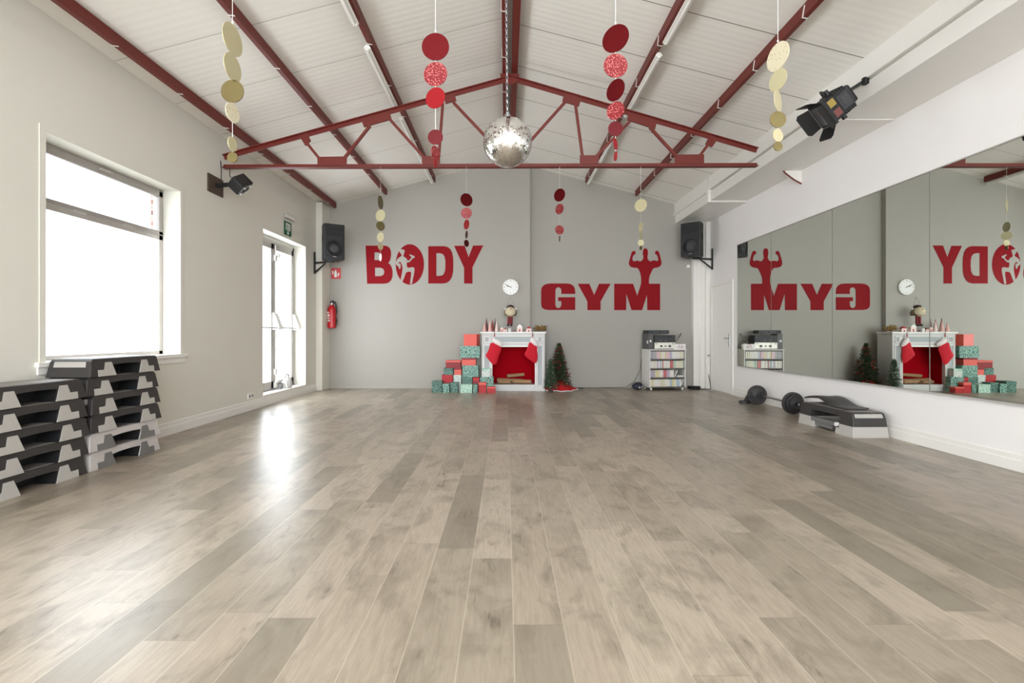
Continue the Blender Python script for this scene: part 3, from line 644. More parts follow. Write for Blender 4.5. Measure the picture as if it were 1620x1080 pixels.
for e in (-1, 1):
    for r, off, th in ((.151, 0, .034), (.115, .036, .028), (.085, .066, .024)):
        if e > 0 and r < .1: continue
        w = weight(r, th, parent=t, loc=(0, e*(hl+off), zb))
        if r > .14:
            for sgn in (-1, 1):
                pts = [(sgn*.085*math.cos(a), -.012, .085*math.sin(a)) for a in [R(q) for q in range(-28, 29, 7)]]
                MB().path(pts, .017, 8).build('grip_hole', M_BLACK, w, smooth=True)
    MB().tube((0, e*(hl+.08), zb), (0, e*(hl+.108), zb), .026, 18).build('collar', M_BLACKM, t)
k = 0
for px_, py_, z, r in ((3.93, 7.76, .02, .105), (3.785, 7.68, .02, .075), (3.925, 7.755, .060, .085), (3.91, 7.745, .099, .06)):
    o = MB().lathe(plate_prof(r, .036), seg=30).build('weight_plate', M_RUBBER, loc=(px_, py_, z), smooth=True)
    tag(o, ['largest loose black plate flat on the floor behind the barbell', 'small black plate lying on its own behind the barbell', 'middle black plate of the low pile behind the barbell', 'smallest black plate topping the low pile behind the barbell'][k], 'weight plate', 'loose weight plates'); k += 1

# ------------------------------------------------------------------ loudspeakers with brackets
def speaker(loc, rz, label):
    t = thing('loudspeaker', label, 'loudspeaker', loc, rz, 'black wall loudspeakers'); w, dp, h = .37, .32, .66
    mb = MB(); mb.prism([(-w/2, -dp/2), (w/2, -dp/2), (w/2, dp/2-.10), (w*.36, dp/2), (-w*.36, dp/2), (-w/2, dp/2-.10)], lambda a, b: (a, b, 0), lambda a, b: (a, b, h)); mb.build('cabinet', M_BLACK, t, bevel=.012)
    MB().span((-w/2+.02, -dp/2-.012, .03), (w/2-.02, -dp/2+.002, h-.03)).build('grille', M_GRILLE, t, bevel=.01)
    rx = Euler((R(90), 0, 0))
    MB().torus((0, -dp/2-.012, .20), .135, .012, rx, 36).build('woofer_ring', M_BLACKM, t, smooth=True)
    MB().lathe([(.125, 0), (.11, -.006), (.05, .004), (.045, .012)], (0, -dp/2-.012, .20), 32, rx).build('woofer_cone', M_CONE, t, smooth=True)
    MB().span((-.11, -dp/2-.018, .44), (.11, -dp/2-.01, .57)).build('horn', M_BLACKM, t, bevel=.008)
    MB().span((-.03, -dp/2-.016, .045), (.03, -dp/2-.012, .06)).build('badge', M_STEEL, t)
    for s in (-1, 1): MB().box((s*(w*.5+.004), -.02, .40), (.012, .05, .11), Euler((0, 0, 0))).build('side_handle', M_BLACKM, t, bevel=.004)
    return t
def bracket(wall_pt, sp_pt, label):
    w = Vector(wall_pt); s = Vector(sp_pt); t = thing('speaker_bracket', label, 'bracket', w, 0, 'black speaker brackets'); e = s-w; sg = 1 if e.x > 0 else -1
    MB().span((0, -.025, -.26), (sg*.02, .025, .16)).build('wall_plate', M_BLACKM, t, bevel=.003)
    MB().bar((sg*.02, 0, e.z-.02), (e.x, e.y, e.z-.02), .04, .03).build('arm', M_BLACKM, t)
    MB().bar((sg*.02, 0, e.z-.20), (e.x*.62, e.y*.62, e.z-.04), .022, .022).build('brace', M_BLACKM, t)
    MB().span((e.x-.09, e.y-.09, e.z-.012), (e.x+.09, e.y+.09, e.z)).build('support_plate', M_BLACKM, t)
sl = P(526.5, 412, 9.12); speaker(sl, R(30), 'black loudspeaker on the window wall above the fire extinguisher')
bracket((XL, 9.29, sl.z+.03), (sl.x, sl.y, sl.z), 'black bracket holding the loudspeaker beside the exit door')
sr = P(1096, 407, 9.50); speaker(sr, R(-38), 'black loudspeaker under the boxed beam, near the white door')
bracket((XR, 9.60, sr.z+.03), (sr.x, sr.y, sr.z), 'black bracket holding the loudspeaker above the white door')

# ------------------------------------------------------------------ stage lights
def flood(loc, d, roll):
    t = thing('stage_light', 'black stage spotlight with open barn doors on the white boxed beam', 'stage light', loc)
    zz = -Vector(d).normalized(); tc_ = Vector((-loc[0], -loc[1], H-loc[2])).normalized(); yy = -(tc_-zz*tc_.dot(zz)).normalized(); xx = yy.cross(zz)
    q = Matrix((xx, yy, zz)).transposed().to_quaternion() @ Euler((0, 0, roll)).to_quaternion()
    t.rotation_mode = 'QUATERNION'; t.rotation_quaternion = q       # lamp looks along local -Z
    MB().span((-.115, -.10, -.12), (.115, .10, .10)).span((-.09, -.08, .10), (.09, .08, .15)).build('lamp_housing', M_BLACKM, t, bevel=.02)
    mb = MB()
    for i in range(5): mb.span((-.118, -.103, -.02+.024*i), (.118, .103, -.012+.024*i))
    mb.build('cooling_fins', M_BLACK, t); MB().span((-.07, -.106, -.02), (.075, -.10, .085)).span((-.05, -.112, .0), (.05, -.104, .07)).build('cover_plate', M_CONE, t, bevel=.004)
    MB().span((-.125, -.11, -.15), (.125, .11, -.12)).build('front_frame', M_BLACKM, t, bevel=.004)
    MB().span((-.10, -.085, -.156), (.10, .085, -.15)).build('lens', mat('lamp_glass', (120, 120, 125), .1, .6, noise=0), t)
    for k in range(4):
        a = k*math.pi/2; hw, wd = (.115, .11) if k % 2 == 0 else (.10, .125)
        rot = Matrix.Rotation(a, 4, 'Z'); o = MB()
        pl = [(-hw*.95, 0), (hw*.95, 0), (hw*1.08, .10), (hw*.85, .125), (-hw*.85, .125), (-hw*1.08, .10)]; op = R(36)
        A = lambda off: (lambda p, r_: rot @ Vector((p, wd+r_*math.sin(op)+off*math.cos(op), -.15-r_*math.cos(op)+off*math.sin(op))))
        o.prism(pl, A(0), A(.004)); o.build('barn_door', M_BLACKM, t)
    MB().bar((-.145, 0, 0), (-.145, .2, .08), .03, .006).bar((.145, 0, 0), (.145, .2, .08), .03, .006).bar((-.148, .2, .08), (.148, .2, .08), .03, .006).build('yoke', M_BLACKM, t)
    for s in (-1, 1): MB().tube((s*.115, 0, 0), (s*.165, 0, 0), .022, 12).build('tilt_knob', M_BLACK, t)
    MB().tube((0, .2, .08), (0, .27, .11), .018, 10).span((-.035, .24, .08), (.035, .31, .15)).build('clamp', M_BLACK, t)
    t.matrix_world = Matrix.Translation(Vector(loc)) @ q.to_matrix().to_4x4(); iv = t.matrix_world.inverted(); a0 = iv @ Vector((3.46, loc[1]+.05, 3.54))
    MB().tube((0, .26, .11), a0, .014, 10).tube(iv @ Vector((3.46, loc[1]+.05, 3.50)), iv @ Vector((3.46, loc[1]+.05, 3.56)), .03, 12).build('mounting_arm', M_BLACKM, t)
    for nm, x, c1 in (('warning_label', -.055, (150, 128, 58)), ('rating_label', .05, (112, 58, 54))):
        MB().span((x-.035, -.1012, -.105), (x+.035, -.1005, -.04)).build(nm, mat(nm, c1, .5, noise=.1), t)
    return t
fl = flood(P(1321, 166, 4.6), (-.70, .15, -.62), R(12))
# small effect light on the left wall
e = P(380, 291, 6.12); t = thing('effect_light', 'small black disco light on a board by the truss end', 'stage light', (e.x, e.y, e.z))
q = Euler((R(35), R(-30), R(-32))); bx = MB(); bx.box((0, 0, 0), (.17, .22, .17), q); bx.build('lamp_housing', M_BLACK, t, bevel=.02)
m3 = q.to_matrix(); mb = MB()
mb.box(m3 @ Vector((0, -.02, -.088)), (.15, .16, .012), q); mb.build('front_panel', M_MIDSTEP, t, bevel=.004)
MB().box(m3 @ Vector((0, -.02, -.097)), (.06, .07, .01), q).build('front_window', M_BLACKM, t)
for a, b in ((-.055, .035), (-.055, -.07), (.055, .035), (.055, -.07)): MB().ball(m3 @ Vector((a, b-.0, -.094)), .014, 10, 8).build('lamp_lens', M_WHITE, t, smooth=True)
mb = MB(); wx = XL-e.x
mb.span((wx, -.16, -.13), (wx+.02, .15, .09)); mb.build('mounting_board', mat('brown_board', (78, 62, 50), .6), t)
MB().bar((wx+.02, 0, -.02), (-.05, 0, 0), .05, .04).bar((-.06, -.06, .02), (-.06, .06, .02), .03, .05).build('yoke', M_BLACKM, t)
MB().path([(wx+.06, .02, .3), (wx+.07, .02, .18), (wx+.08, 0, .05), (wx+.1, 0, -.01)], .006).path([(wx+.13, .1, .24), (wx+.16, .05, .12), (-.08, .0, .03)], .005).build('power_cord', M_BLACK, t, smooth=True)

# red knee bracket on the right wall
t = thing('knee_brace', 'small red edged triangular gusset under the boxed beam', 'bracket', (XR, 6.72, 3.19))
MB().prism([(0, 0), (0, .18), (-.26, .19), (-.24, .165), (-.1, .06)], lambda a, b: (a, -.006, b), lambda a, b: (a, .006, b)).build('gusset', M_TRIM, t)
MB().path([(-.265, -.0, .195), (-.22, 0, .14), (-.11, 0, .055), (0, 0, -.005)], .011, 8).build('red_edge', M_RED, t, smooth=True)

# ------------------------------------------------------------------ small wall things on the left
ye = (yl(449)+yl(460))/2; ze = 1.1+(528-362)/345*-XL
t = thing('exit_sign', 'green emergency exit pictogram sign above the glazed door', 'sign', (XL, ye, ze))
MB().span((0, -.13, -.115), (.012, .13, .115)).build('sign_panel', mat('exit_green', (18, 92, 62), .4, noise=.01), t, bevel=.003)
def left_poly(nm, poly, parent, m, x): MB().prism(poly, lambda a, b: (x, -a, b), lambda a, b: (x+.002, -a, b)).build(nm, m, parent)
left_poly('pictogram', [(-.08, .085), (.08, .085), (.08, -.03), (.055, -.03), (.055, .06), (-.055, .06), (-.055, -.03), (-.08, -.03)], t, M_WHITE, .012)
left_poly('pictogram', [(-.022, .045), (.012, .05), (.03, .02), (.02, .01), (.012, .025), (.012, -.01), (.035, -.035), (.02, -.04), (-.005, -.015), (-.03, -.04), (-.04, -.03), (-.015, 0), (-.018, .02), (-.035, .01), (-.04, .02)], t, M_WHITE, .012)
left_poly('arrow', [(-.02, -.045), (.02, -.045), (.02, -.07), (.045, -.07), (0, -.108), (-.045, -.07), (-.02, -.07)], t, M_WHITE, .012)
t = thing('emergency_light', 'pale grey emergency light above the green exit sign', 'emergency light', (XL, ye+.02, ze+.16))
MB().span((0, -.17, 0), (.05, .17, .07)).build('lamp_housing', M_LIGHTSTEP, t, bevel=.008); MB().span((.048, -.15, .01), (.054, .15, .06)).build('diffuser', M_WHITE, t, bevel=.002)
yo = yl(396); zo = 1.1-98/404*-XL
t = thing('wall_socket', 'white double power socket low on the window wall', 'socket', (XL, yo, zo))
MB().span((0, -.075, -.04), (.012, .075, .04)).build('cover_plate', M_WHITE, t, bevel=.003)
for s in (-1, 1): MB().tube((.010, s*.036, 0), (.014, s*.036, 0), .021, 18).build('socket_well', M_MIDSTEP, t)
# kettlebell and things standing in the door recess
kp = Vector((XL-.10, F*(XL-.10)/(454-CX), .165))
t = thing('kettlebell', 'steel grey kettlebell standing on the threshold of the glazed door', 'kettlebell', kp)
MB().lathe([(.05, 0), (.075, .008), (.088, .05), (.09, .085), (.078, .125), (.05, .15), (.02, .158)], seg=28).build('bell', mat('grey_cast_iron', (196, 196, 193), .4, .2), t, smooth=True)
MB().path([(0, -.055, .135), (0, -.062, .18), (0, -.05, .225), (0, 0, .243), (0, .05, .225), (0, .062, .18), (0, .055, .135)], .015, 10).build('handle', M_STEEL, t, smooth=True)
t = thing('door_wedge', 'small dark block beside the kettlebell on the door threshold', 'door wedge', (XL-.13, kp.y-.20, .165))
MB().prism([(-.05, 0), (.05, 0), (.05, .09), (.02, .09)], lambda a, b: (-.025, a, b), lambda a, b: (.025, a, b)).build('wedge', M_MIDSTEP, t); MB().span((-.03, .03, .09), (.03, .05, .10)).build('wedge_cap', M_BLACK, t)
o = MB().tube((XL-.05, kp.y-.10, .165), (XL-.185, kp.y-.235, 1.12), .009, 10).build('bar_rod', M_WHITE, smooth=True); o.name = 'pull_rod'
tag(o, 'thin white rod leaning against the glazed door above the kettlebell', 'rod')

# fire extinguisher and its sign on the back wall
xe = (528-CX)/F*YB; zt_, zb_ = P(528, 482, YB-.1).z, P(528, 519, YB-.1).z
t = thing('fire_extinguisher', 'red fire extinguisher hanging on the grey wall in the corner', 'fire extinguisher', (xe, YB-.11, zb_)); hh = zt_-zb_
MB().lathe([(.07, 0), (.082, .012), (.082, hh*.78), (.075, hh*.86), (.045, hh*.95), (.026, hh)], seg=28).build('cylinder', mat('extinguisher_red', (190, 22, 30), .3, noise=.02), t, smooth=True)
MB().tube((0, 0, hh), (0, 0, hh+.03), .022, 14).build('valve', M_STEEL, t); MB().bar((-.01, 0, hh+.035), (.07, 0, hh+.06), .022, .012).bar((-.01, 0, hh+.02), (.06, 0, hh+.025), .02, .01).build('handle', M_BLACK, t)
MB().path([(0, 0, hh+.02), (-.03, -.01, hh+.055), (.03, -.02, hh+.075), (.085, -.02, hh+.03), (.105, -.02, hh*.7), (.105, -.02, hh*.3), (.09, -.02, .06)], .012, 10).build('hose', M_BLACK, t, smooth=True)
mb = MB()
for a0, a1, z0, z1 in ((200, 250, .62, .70), (205, 262, .50, .58), (200, 258, .40, .46), (215, 262, .28, .36)):
    pts = [(R(a0+(a1-a0)*i/5)) for i in range(6)]
    for i in range(5):
        vs = [mb.bm.verts.new((.0832*math.cos(a), .0832*math.sin(a), z*hh)) for a, z in ((pts[i], z0), (pts[i+1], z0), (pts[i+1], z1), (pts[i], z1))]; mb.bm.faces.new(vs)
mb.build('instruction_label', M_WHITE, t)
MB().span((-.03, .07, hh*.5), (.03, .11, hh*.95)).build('wall_hook', M_BLACK, t)
v0, v1 = P(524, 424, YB), P(539.5, 441, YB)
t = thing('fire_sign', 'red and white fire extinguisher sign under the loudspeaker', 'sign', ((v0.x+v1.x)/2, YB, (v0.z+v1.z)/2)); hw, hz = (v1.x-v0.x)/2, (v0.z-v1.z)/2
MB().span((-hw, -.006, -hz), (hw, 0, hz)).build('sign_panel', mat('sign_red', (205, 70, 76), .4, noise=.01), t)
plate('pictogram', [[(-.035, -.075), (.015, -.075), (.015, .03), (.005, .045), (.005, .07), (-.02, .07), (-.02, .045), (-.035, .03)]], .002, M_WHITE, t, (0, -.007, 0))
plate('pictogram', [[(.035, -.07), (.05, -.05), (.065, -.02), (.06, .03), (.05, 0), (.04, .01), (.03, -.03)]], .002, M_WHITE, t, (0, -.007, 0))
plate('arrow', [[(-.075, -.02), (-.055, -.02), (-.055, .03), (-.045, .03), (-.065, .06), (-.085, .03), (-.075, .03)]], .002, M_WHITE, t, (0, -.007, 0))

# ------------------------------------------------------------------ clock
cc = P(807.8, 454, YB-.02)
t = thing('wall_clock', 'round white wall clock above the fireplace', 'clock', (cc.x, YB, cc.z)); rx = Euler((R(90), 0, 0)); rc = .162
MB().lathe([(rc*.97, -.001), (rc, .012), (rc, .034), (rc*.965, .042), (rc*.93, .036)], seg=48, rot=rx).build('case', M_WHITE, t, smooth=True)
MB().tube((0, -.032, 0), (0, -.037, 0), rc*.94, 48).build('dial', mat('clock_dial', (240, 240, 238), .4, noise=0), t)
mb = MB()
for k in range(12):
    a = k*math.pi/6; big = k % 3 == 0
    mb.box((rc*.76*math.sin(a), -.038, rc*.76*math.cos(a)), (.009 if big else .006, .002, .028 if big else .018), Euler((0, a, 0)))
mb.build('hour_marks', M_MIDSTEP, t)
for nm, ang, L, w in (('hour_hand', -62-12, .085, .011), ('minute_hand', -72-2, .125, .008)):
    a = R({'hour_hand': 287, 'minute_hand': 296}[nm]); v = Vector((math.sin(a), 0, math.cos(a)))
    MB().bar(Vector((0, -.040, 0))-v*.025, Vector((0, -.040, 0))+v*L, .002, w, up=(v.z, 0, -v.x)).build(nm, M_BLACK, t)
MB().tube((0, -.037, 0), (0, -.043, 0), .008, 12).build('hub', M_BLACK, t)
# exec tail is kept last
# ------------------------------------------------------------------ mock fireplace
YFP = 9.29; s = F/YFP
xl, xr_ = (762-CX)/s, (862-CX)/s; fx = (xl+xr_)/2; fw = xr_-xl; dep = .38
t = thing('mock_fireplace', 'white decorative mantel fireplace with a red lining', 'fireplace', (fx, YFP, 0))
M_FP = mat('painted_fireplace_white', (208, 207, 205), .5, noise=.03); M_FPG = mat('pale_blue_grey_panel', (172, 176, 178), .5, noise=.03); M_FPT = mat('fireplace_trim_white', (236, 234, 232), .4, noise=.01)
oz = .85; o0, o1 = (779-CX)/s-fx, (846.3-CX)/s-fx; ht = 1.11
MB().span((-fw/2, 0, 0), (o0, dep, ht)).build('pilaster', M_FP, t, bevel=.004)
MB().span((o1, 0, 0), (fw/2, dep, ht)).build('pilaster', M_FP, t, bevel=.004)
MB().span((o0, 0.004, oz), (o1, dep, ht)).build('lintel', M_FP, t)
MB().span((-fw/2-.025, -.03, ht), (fw/2+.025, dep+.0, ht+.03)).build('mantel_shelf', M_FPT, t, bevel=.004)
MB().span((o0, .01, 0), (o1, dep, .125)).build('hearth', M_FP, t, bevel=.003)
M_LIN = mat('red_lining', (160, 0, 18), .9, noise=.03, spec=.1)
MB().span((o0, dep-.02, .125), (o1, dep, oz)).span((o0, .06, .125), (o0+.006, dep, oz)).span((o1-.006, .06, .125), (o1, dep, oz)).span((o0, .06, oz-.006), (o1, dep, oz)).build('lining', M_LIN, t)
def moulded(name, x0, x1, z0, z1):
    mb = MB(); w_ = .016
    for a, b, c, d in ((x0, x1, z0, z0+w_), (x0, x1, z1-w_, z1), (x0, x0+w_, z0, z1), (x1-w_, x1, z0, z1)): mb.span((a, -.012, c), (b, .0, d))
    fr = mb.build(name, M_FPT, t, bevel=.002); MB().span((x0+w_, -.003, z0+w_), (x1-w_, 0, z1-w_)).build('panel_field', M_FPG, fr)
for a, b in ((-fw/2, o0), (o1, fw/2)):
    moulded('corner_moulding', a+.05, b-.05, .935, 1.055); moulded('column_moulding', a+.035, b-.035, .10, .89)
moulded('frieze_moulding', o0+.03, o1-.03, .925, 1.065)
MB().span((o0-.012, -.015, oz-.0), (o1+.012, .0, oz+.03)).span((o0-.018, -.012, .125), (o0, .004, oz)).span((o1, -.012, .125), (o1+.018, .004, oz)).build('opening_trim', M_FPT, t)
# logs
M_LOG = mat('split_birch_wood', (172, 138, 102), .8, noise=.25, nscale=18, bump=.3, bscale=60)
LG = [('long pale log lying at the bottom of the fireplace', (-.06, .27, .180), .52, .066, 4, 2), ('pale split log propped on the mantel side of the pile', (.18, .115, .176), .36, .06, -14, 0), ('thin split log on top of the fireplace pile', (.05, .235, .288), .34, .052, 8, -4), ('short log end at the front of the fireplace pile', (-.17, .13, .166), .24, .048, -10, 0)]
for lb, (x, y, z), L, r, az, el in LG:
    mb = MB(); n = 9; ring = []
    prof = [(r*(1+.15*math.sin(3*a))*math.cos(a), r*(.75+.1*math.cos(2*a))*math.sin(a)) for a in [2*math.pi*k/n for k in range(n)]]
    mb.prism(prof, lambda a, b: (-L/2, a, b), lambda a, b: (L/2, a*.92, b*.92))
    o = mb.build('fire_log', M_LOG, loc=(fx+x, YFP+y, z-.0), rz=R(az), bevel=.006); o.rotation_euler[1] = R(el); tag(o, lb, 'log', 'logs in the fireplace')

# stockings
def puffy(outline, thick, steps=4):
    mb = MB(); n = len(outline); cx = sum(p[0] for p in outline)/n; cy = sum(p[1] for p in outline)/n
    rings = []
    for sgn in (-1, 1):
        for k in range(steps):
            u = k/steps; sc = 1-.9*u if k else 1; yy = sgn*thick*math.sqrt(max(0, 1-(1-u)**2))
            if k == 0 and sgn == 1: continue
            rings.append((sgn, k, [mb.bm.verts.new((cx+(p[0]-cx)*sc, yy, cy+(p[1]-cy)*sc)) for p in outline]))
    base = rings[0][2]
    for sgn in (-1, 1):
        prev = base
        for g, k, r_ in rings:
            if g != sgn or k == 0: continue
            for i in range(n): mb.bm.faces.new((prev[i], prev[(i+1) % n], r_[(i+1) % n], r_[i]))
            prev = r_
        mb.bm.faces.new(prev)
    return mb
def stocking(label, leg, cuff, hook, Y):
    def q(p): v = P(660+p[0]/5.142, 430+p[1]/5.142, Y); return (v.x, v.z)
    hk = q(hook); t = thing('christmas_stocking', label, 'stocking', (hk[0], Y, hk[1]), 0, 'stockings on the mantel')
    sub = lambda l: [(a-hk[0], b-hk[1]) for a, b in (q(p) for p in smooth_loop(l))]
    puffy(sub(leg), .026).build('sock', mat('stocking_red_felt', (196, 16, 38), .85, noise=.06, nscale=80), t, smooth=True)
    puffy(sub(cuff), .034).build('cuff', mat('stocking_white_plush', (238, 228, 226), .95, noise=.05, nscale=120, bump=.5, bscale=200), t, smooth=True)
    MB().path([(0, .0, .02), (.004, -.002, -.02), (0, 0, -.07)], .009, 8).build('hanging_loop', mat('stocking_loop_red', (150, 20, 34), .8), t, smooth=True)
YS = YFP-.05
stocking('red stocking with white cuff on the gift-box side of the mantel', [(600, 560), (692, 612), (665, 680), (655, 715), (648, 745), (625, 757), (603, 742), (575, 705), (553, 680), (580, 640)], [(628, 535), (703, 578), (690, 615), (603, 568)], (628, 500), YS)
stocking('red stocking with white cuff on the fir-tree side of the mantel', [(915, 560), (978, 598), (975, 640), (982, 690), (974, 738), (950, 742), (925, 722), (895, 700), (868, 672), (895, 625)], [(930, 528), (965, 552), (992, 606), (958, 606), (912, 562)], (938, 500), YS)

# ------------------------------------------------------------------ things on the mantel
zm = ht+.03
def on_mantel(px, dy): Y = YFP+dy; return Vector(((px-CX)/F*Y, Y, zm))
def cone_tree(px, dy, tip, hw, m, label):
    p = on_mantel(px, dy); hgt = P(px, tip, p.y).z-zm; t = thing('cone_tree', label, 'ornament', p, 0, 'little cone trees on the mantel'); w_ = hw/F*p.y
    prof = [(w_*1.05, .012)]
    for k in range(6):
        a, b = k/6, (k+1)/6; prof += [(w_*(1-a), .012+(hgt-.012)*(a+.02)), (w_*(1-b)*1.04+.001, .012+(hgt-.012)*b*.985)]
    MB().lathe(prof+[(.001, hgt)], seg=16).build('cone', m, t, smooth=True); MB().tube((0, 0, 0), (0, 0, .013), w_*.6, 12).build('base', M_FPT, t)
Mc1 = mat('copper_glitter', (150, 84, 78), .5, .3, noise=.3, nscale=200); Mc2 = mat('pink_glitter', (226, 178, 170), .6, .1, noise=.15, nscale=200); Mc3 = mat('blush_white_glitter', (236, 214, 208), .6, .1, noise=.1, nscale=200); Mc4 = mat('dark_plum_glitter', (104, 66, 66), .5, .3, noise=.3, nscale=200)
for a in ((766.5, .12, 509, 3.0, Mc2, 'short pink cone tree at the gift-box end of the mantel'), (769.8, .20, 502, 3.4, Mc4, 'tall dark plum cone tree, behind the short pink one'), (775, .12, 506, 3.2, Mc2, 'pale pink cone tree between the two tall cones on the mantel'),
          (779, .21, 504, 3.6, Mc1, 'tall copper cone tree on the mantel'), (785.5, .12, 507, 3.0, Mc3, 'blush white cone tree beside the tiny houses'), (783.4, .26, 502, 2.2, Mc4, 'thin plum cone tree at the back of the mantel')): cone_tree(*a)
def house(px, w_, top, m, rm, label, dy=.12):
    p = on_mantel(px, dy); hgt = P(px, top, p.y).z-zm; ww = w_/F*p.y/2; t = thing('ornament_house', label, 'ornament', p, 0, 'tiny houses on the mantel')
    MB().span((-ww, -.03, 0), (ww, .03, hgt*.62)).build('house_body', m, t)
    MB().prism([(-ww*1.15, hgt*.6), (ww*1.15, hgt*.6), (0, hgt)], lambda a, b: (a, -.035, b), lambda a, b: (a, .035, b)).build('roof', rm, t)
    MB().span((-ww*.25, -.032, 0), (ww*.25, -.03, hgt*.35)).build('doorway', Mc1, t)
house(794, 5, 517, Mc2, Mc3, 'tiny pink house nearest the cone trees'); house(799.5, 5, 518.5, Mc3, Mc1, 'tiny blush house with a copper roof'); house(822, 8.5, 512.5, Mc3, M_FPT, 'bigger pale house under the gnome, with white roof'); house(836.5, 8, 516, Mc3, mat('ornament_red', (170, 50, 50), .6), 'pale house with a red roof beside the pinecone wreath')
p = on_mantel(806.5, .10); t = thing('candle_jar', 'white candle jar directly under the hanging gnome', 'candle', p)
MB().lathe([(.024, 0), (.028, .005), (.028, .06), (.024, .068)], seg=20).build('jar', M_FPT, t, smooth=True); MB().tube((0, 0, .068), (0, 0, .078), .003, 8).build('wick', M_BLACK, t)
p = on_mantel(813, .09); o = MB().ball((0, 0, .016), .016, 12, 8).build('bauble', Mc1, loc=p, smooth=True); tag(o, 'small copper bauble between the candle jar and the pale house', 'bauble')
p = on_mantel(830.5, .09); o = MB().ball((0, 0, .014), .014, 12, 8).build('bauble', Mc2, loc=p, smooth=True); tag(o, 'small pink bauble between the two bigger houses', 'bauble')
# pinecone wreath at the end
p = on_mantel(855, .16); t = thing('pinecone_wreath', 'bundle of gold pinecones and dark leaves at the mantel end', 'wreath', p)
random.seed(3)
for k in range(6):
    x, y, z = -.09+.036*k, random.uniform(-.05, .02), .05+random.uniform(0, .045)
    mb = MB()
    for i in range(5): mb.lathe([(.006, -.006), (.036-.006*abs(i-1.4), 0), (.028-.006*abs(i-1.4), .012)], (x, y, z-.035+i*.019), 9)
    mb.build('pinecone', mat('gold_pinecone', (156, 128, 76), .5, .35, noise=.3, nscale=120), t)
mb = MB()
for k in range(60):
    a = random.uniform(0, 2*math.pi); c0 = Vector((random.uniform(-.13, .13), random.uniform(-.06, .05), random.uniform(.012, .11))); d0 = Vector((math.cos(a), math.sin(a)*.6, random.uniform(-.1, .7))).normalized()*random.uniform(.03, .055); n0 = d0.cross(Vector((0, 0, 1))).normalized()*.012
    vs = [mb.bm.verts.new(v) for v in (c0, c0+d0*.5+n0, c0+d0, c0+d0*.5-n0)]
    for v in vs: v.co.z = max(v.co.z, .003)
    mb.bm.faces.new(vs)
mb.build('leaves', mat('dark_wreath_leaf', (56, 44, 34), .6, noise=.3, nscale=60), t)
for x, y, z in ((-.07, -.05, .07), (.0, -.06, .03), (.06, -.04, .075), (.10, -.05, .02)): MB().ball((x, y, z), .011, 10, 8).build('berry', mat('ornament_red', (170, 50, 50), .6), t, smooth=True)

# hanging gnome doll
g = P(807.5, 516, 9.50); t = thing('gnome_doll', 'gnome doll with fluffy beard and plaid legs hanging under the clock', 'doll', g)
u = 9.5/F
MB().lathe([(8.6*u, 17*u), (9.2*u, 21*u), (8.2*u, 25*u), (5*u, 28*u)], seg=20).build('coat', mat('olive_coat', (100, 88, 66), .85, noise=.2, nscale=90), t, smooth=True)
MB().ball((0, -4.5*u, 22.8*u), 8.3*u, 18, 12, (1, .72, .92)).build('beard', mat('cream_fur', (214, 202, 172), .95, noise=.15, nscale=60, bump=.8, bscale=120), t, smooth=True)
MB().lathe([(5.8*u, 29*u), (5.6*u, 31*u), (4.2*u, 33*u), (1*u, 34*u)], seg=18).build('hat', mat('brown_felt', (62, 44, 38), .9, noise=.1), t, smooth=True)
MB().ball((0, -10*u, 26.5*u), 1.1*u, 10, 8).build('nose', mat('skin_peach', (206, 160, 130), .6), t, smooth=True)
mb = MB()
for sg in (-1, 1): mb.path([(sg*8*u, 0, 25*u), (sg*8.6*u, -1*u, 21*u), (sg*7.6*u, -2*u, 17.4*u)], 1.5*u, 10)
mb.build('sleeves', mat('olive_coat', (100, 88, 66), .85), t, smooth=True)
for sg in (-1, 1): MB().ball((sg*8.8*u, -1*u, 27.5*u), 1.6*u, 10, 8).build('pompom', M_FPT, t, smooth=True)
Mpl = mat('red_plaid', (120, 30, 36), .8, noise=.4, nscale=70)
for sg in (-1, 1):
    MB().tube((sg*2.2*u-0.3*u, -1*u, 17.5*u), (sg*2.1*u-.6*u, -1*u, 3.4*u), 2*u, 12).build('leg', Mpl, t, smooth=True)
    MB().ball((sg*2.4*u-1.2*u, -2.4*u, 1.8*u), 2.2*u, 12, 8, (.95, 1.5, .8)).build('boot', M_BLACK, t, smooth=True)
MB().path([(-6*u, 0, 26*u), (-5.5*u, .5*u, 34*u), (0, 2.5*u, 47*u), (5.5*u, .5*u, 34*u), (6*u, 0, 26*u)], .25*u, 5).build('hanging_thread', M_MIDSTEP, t)

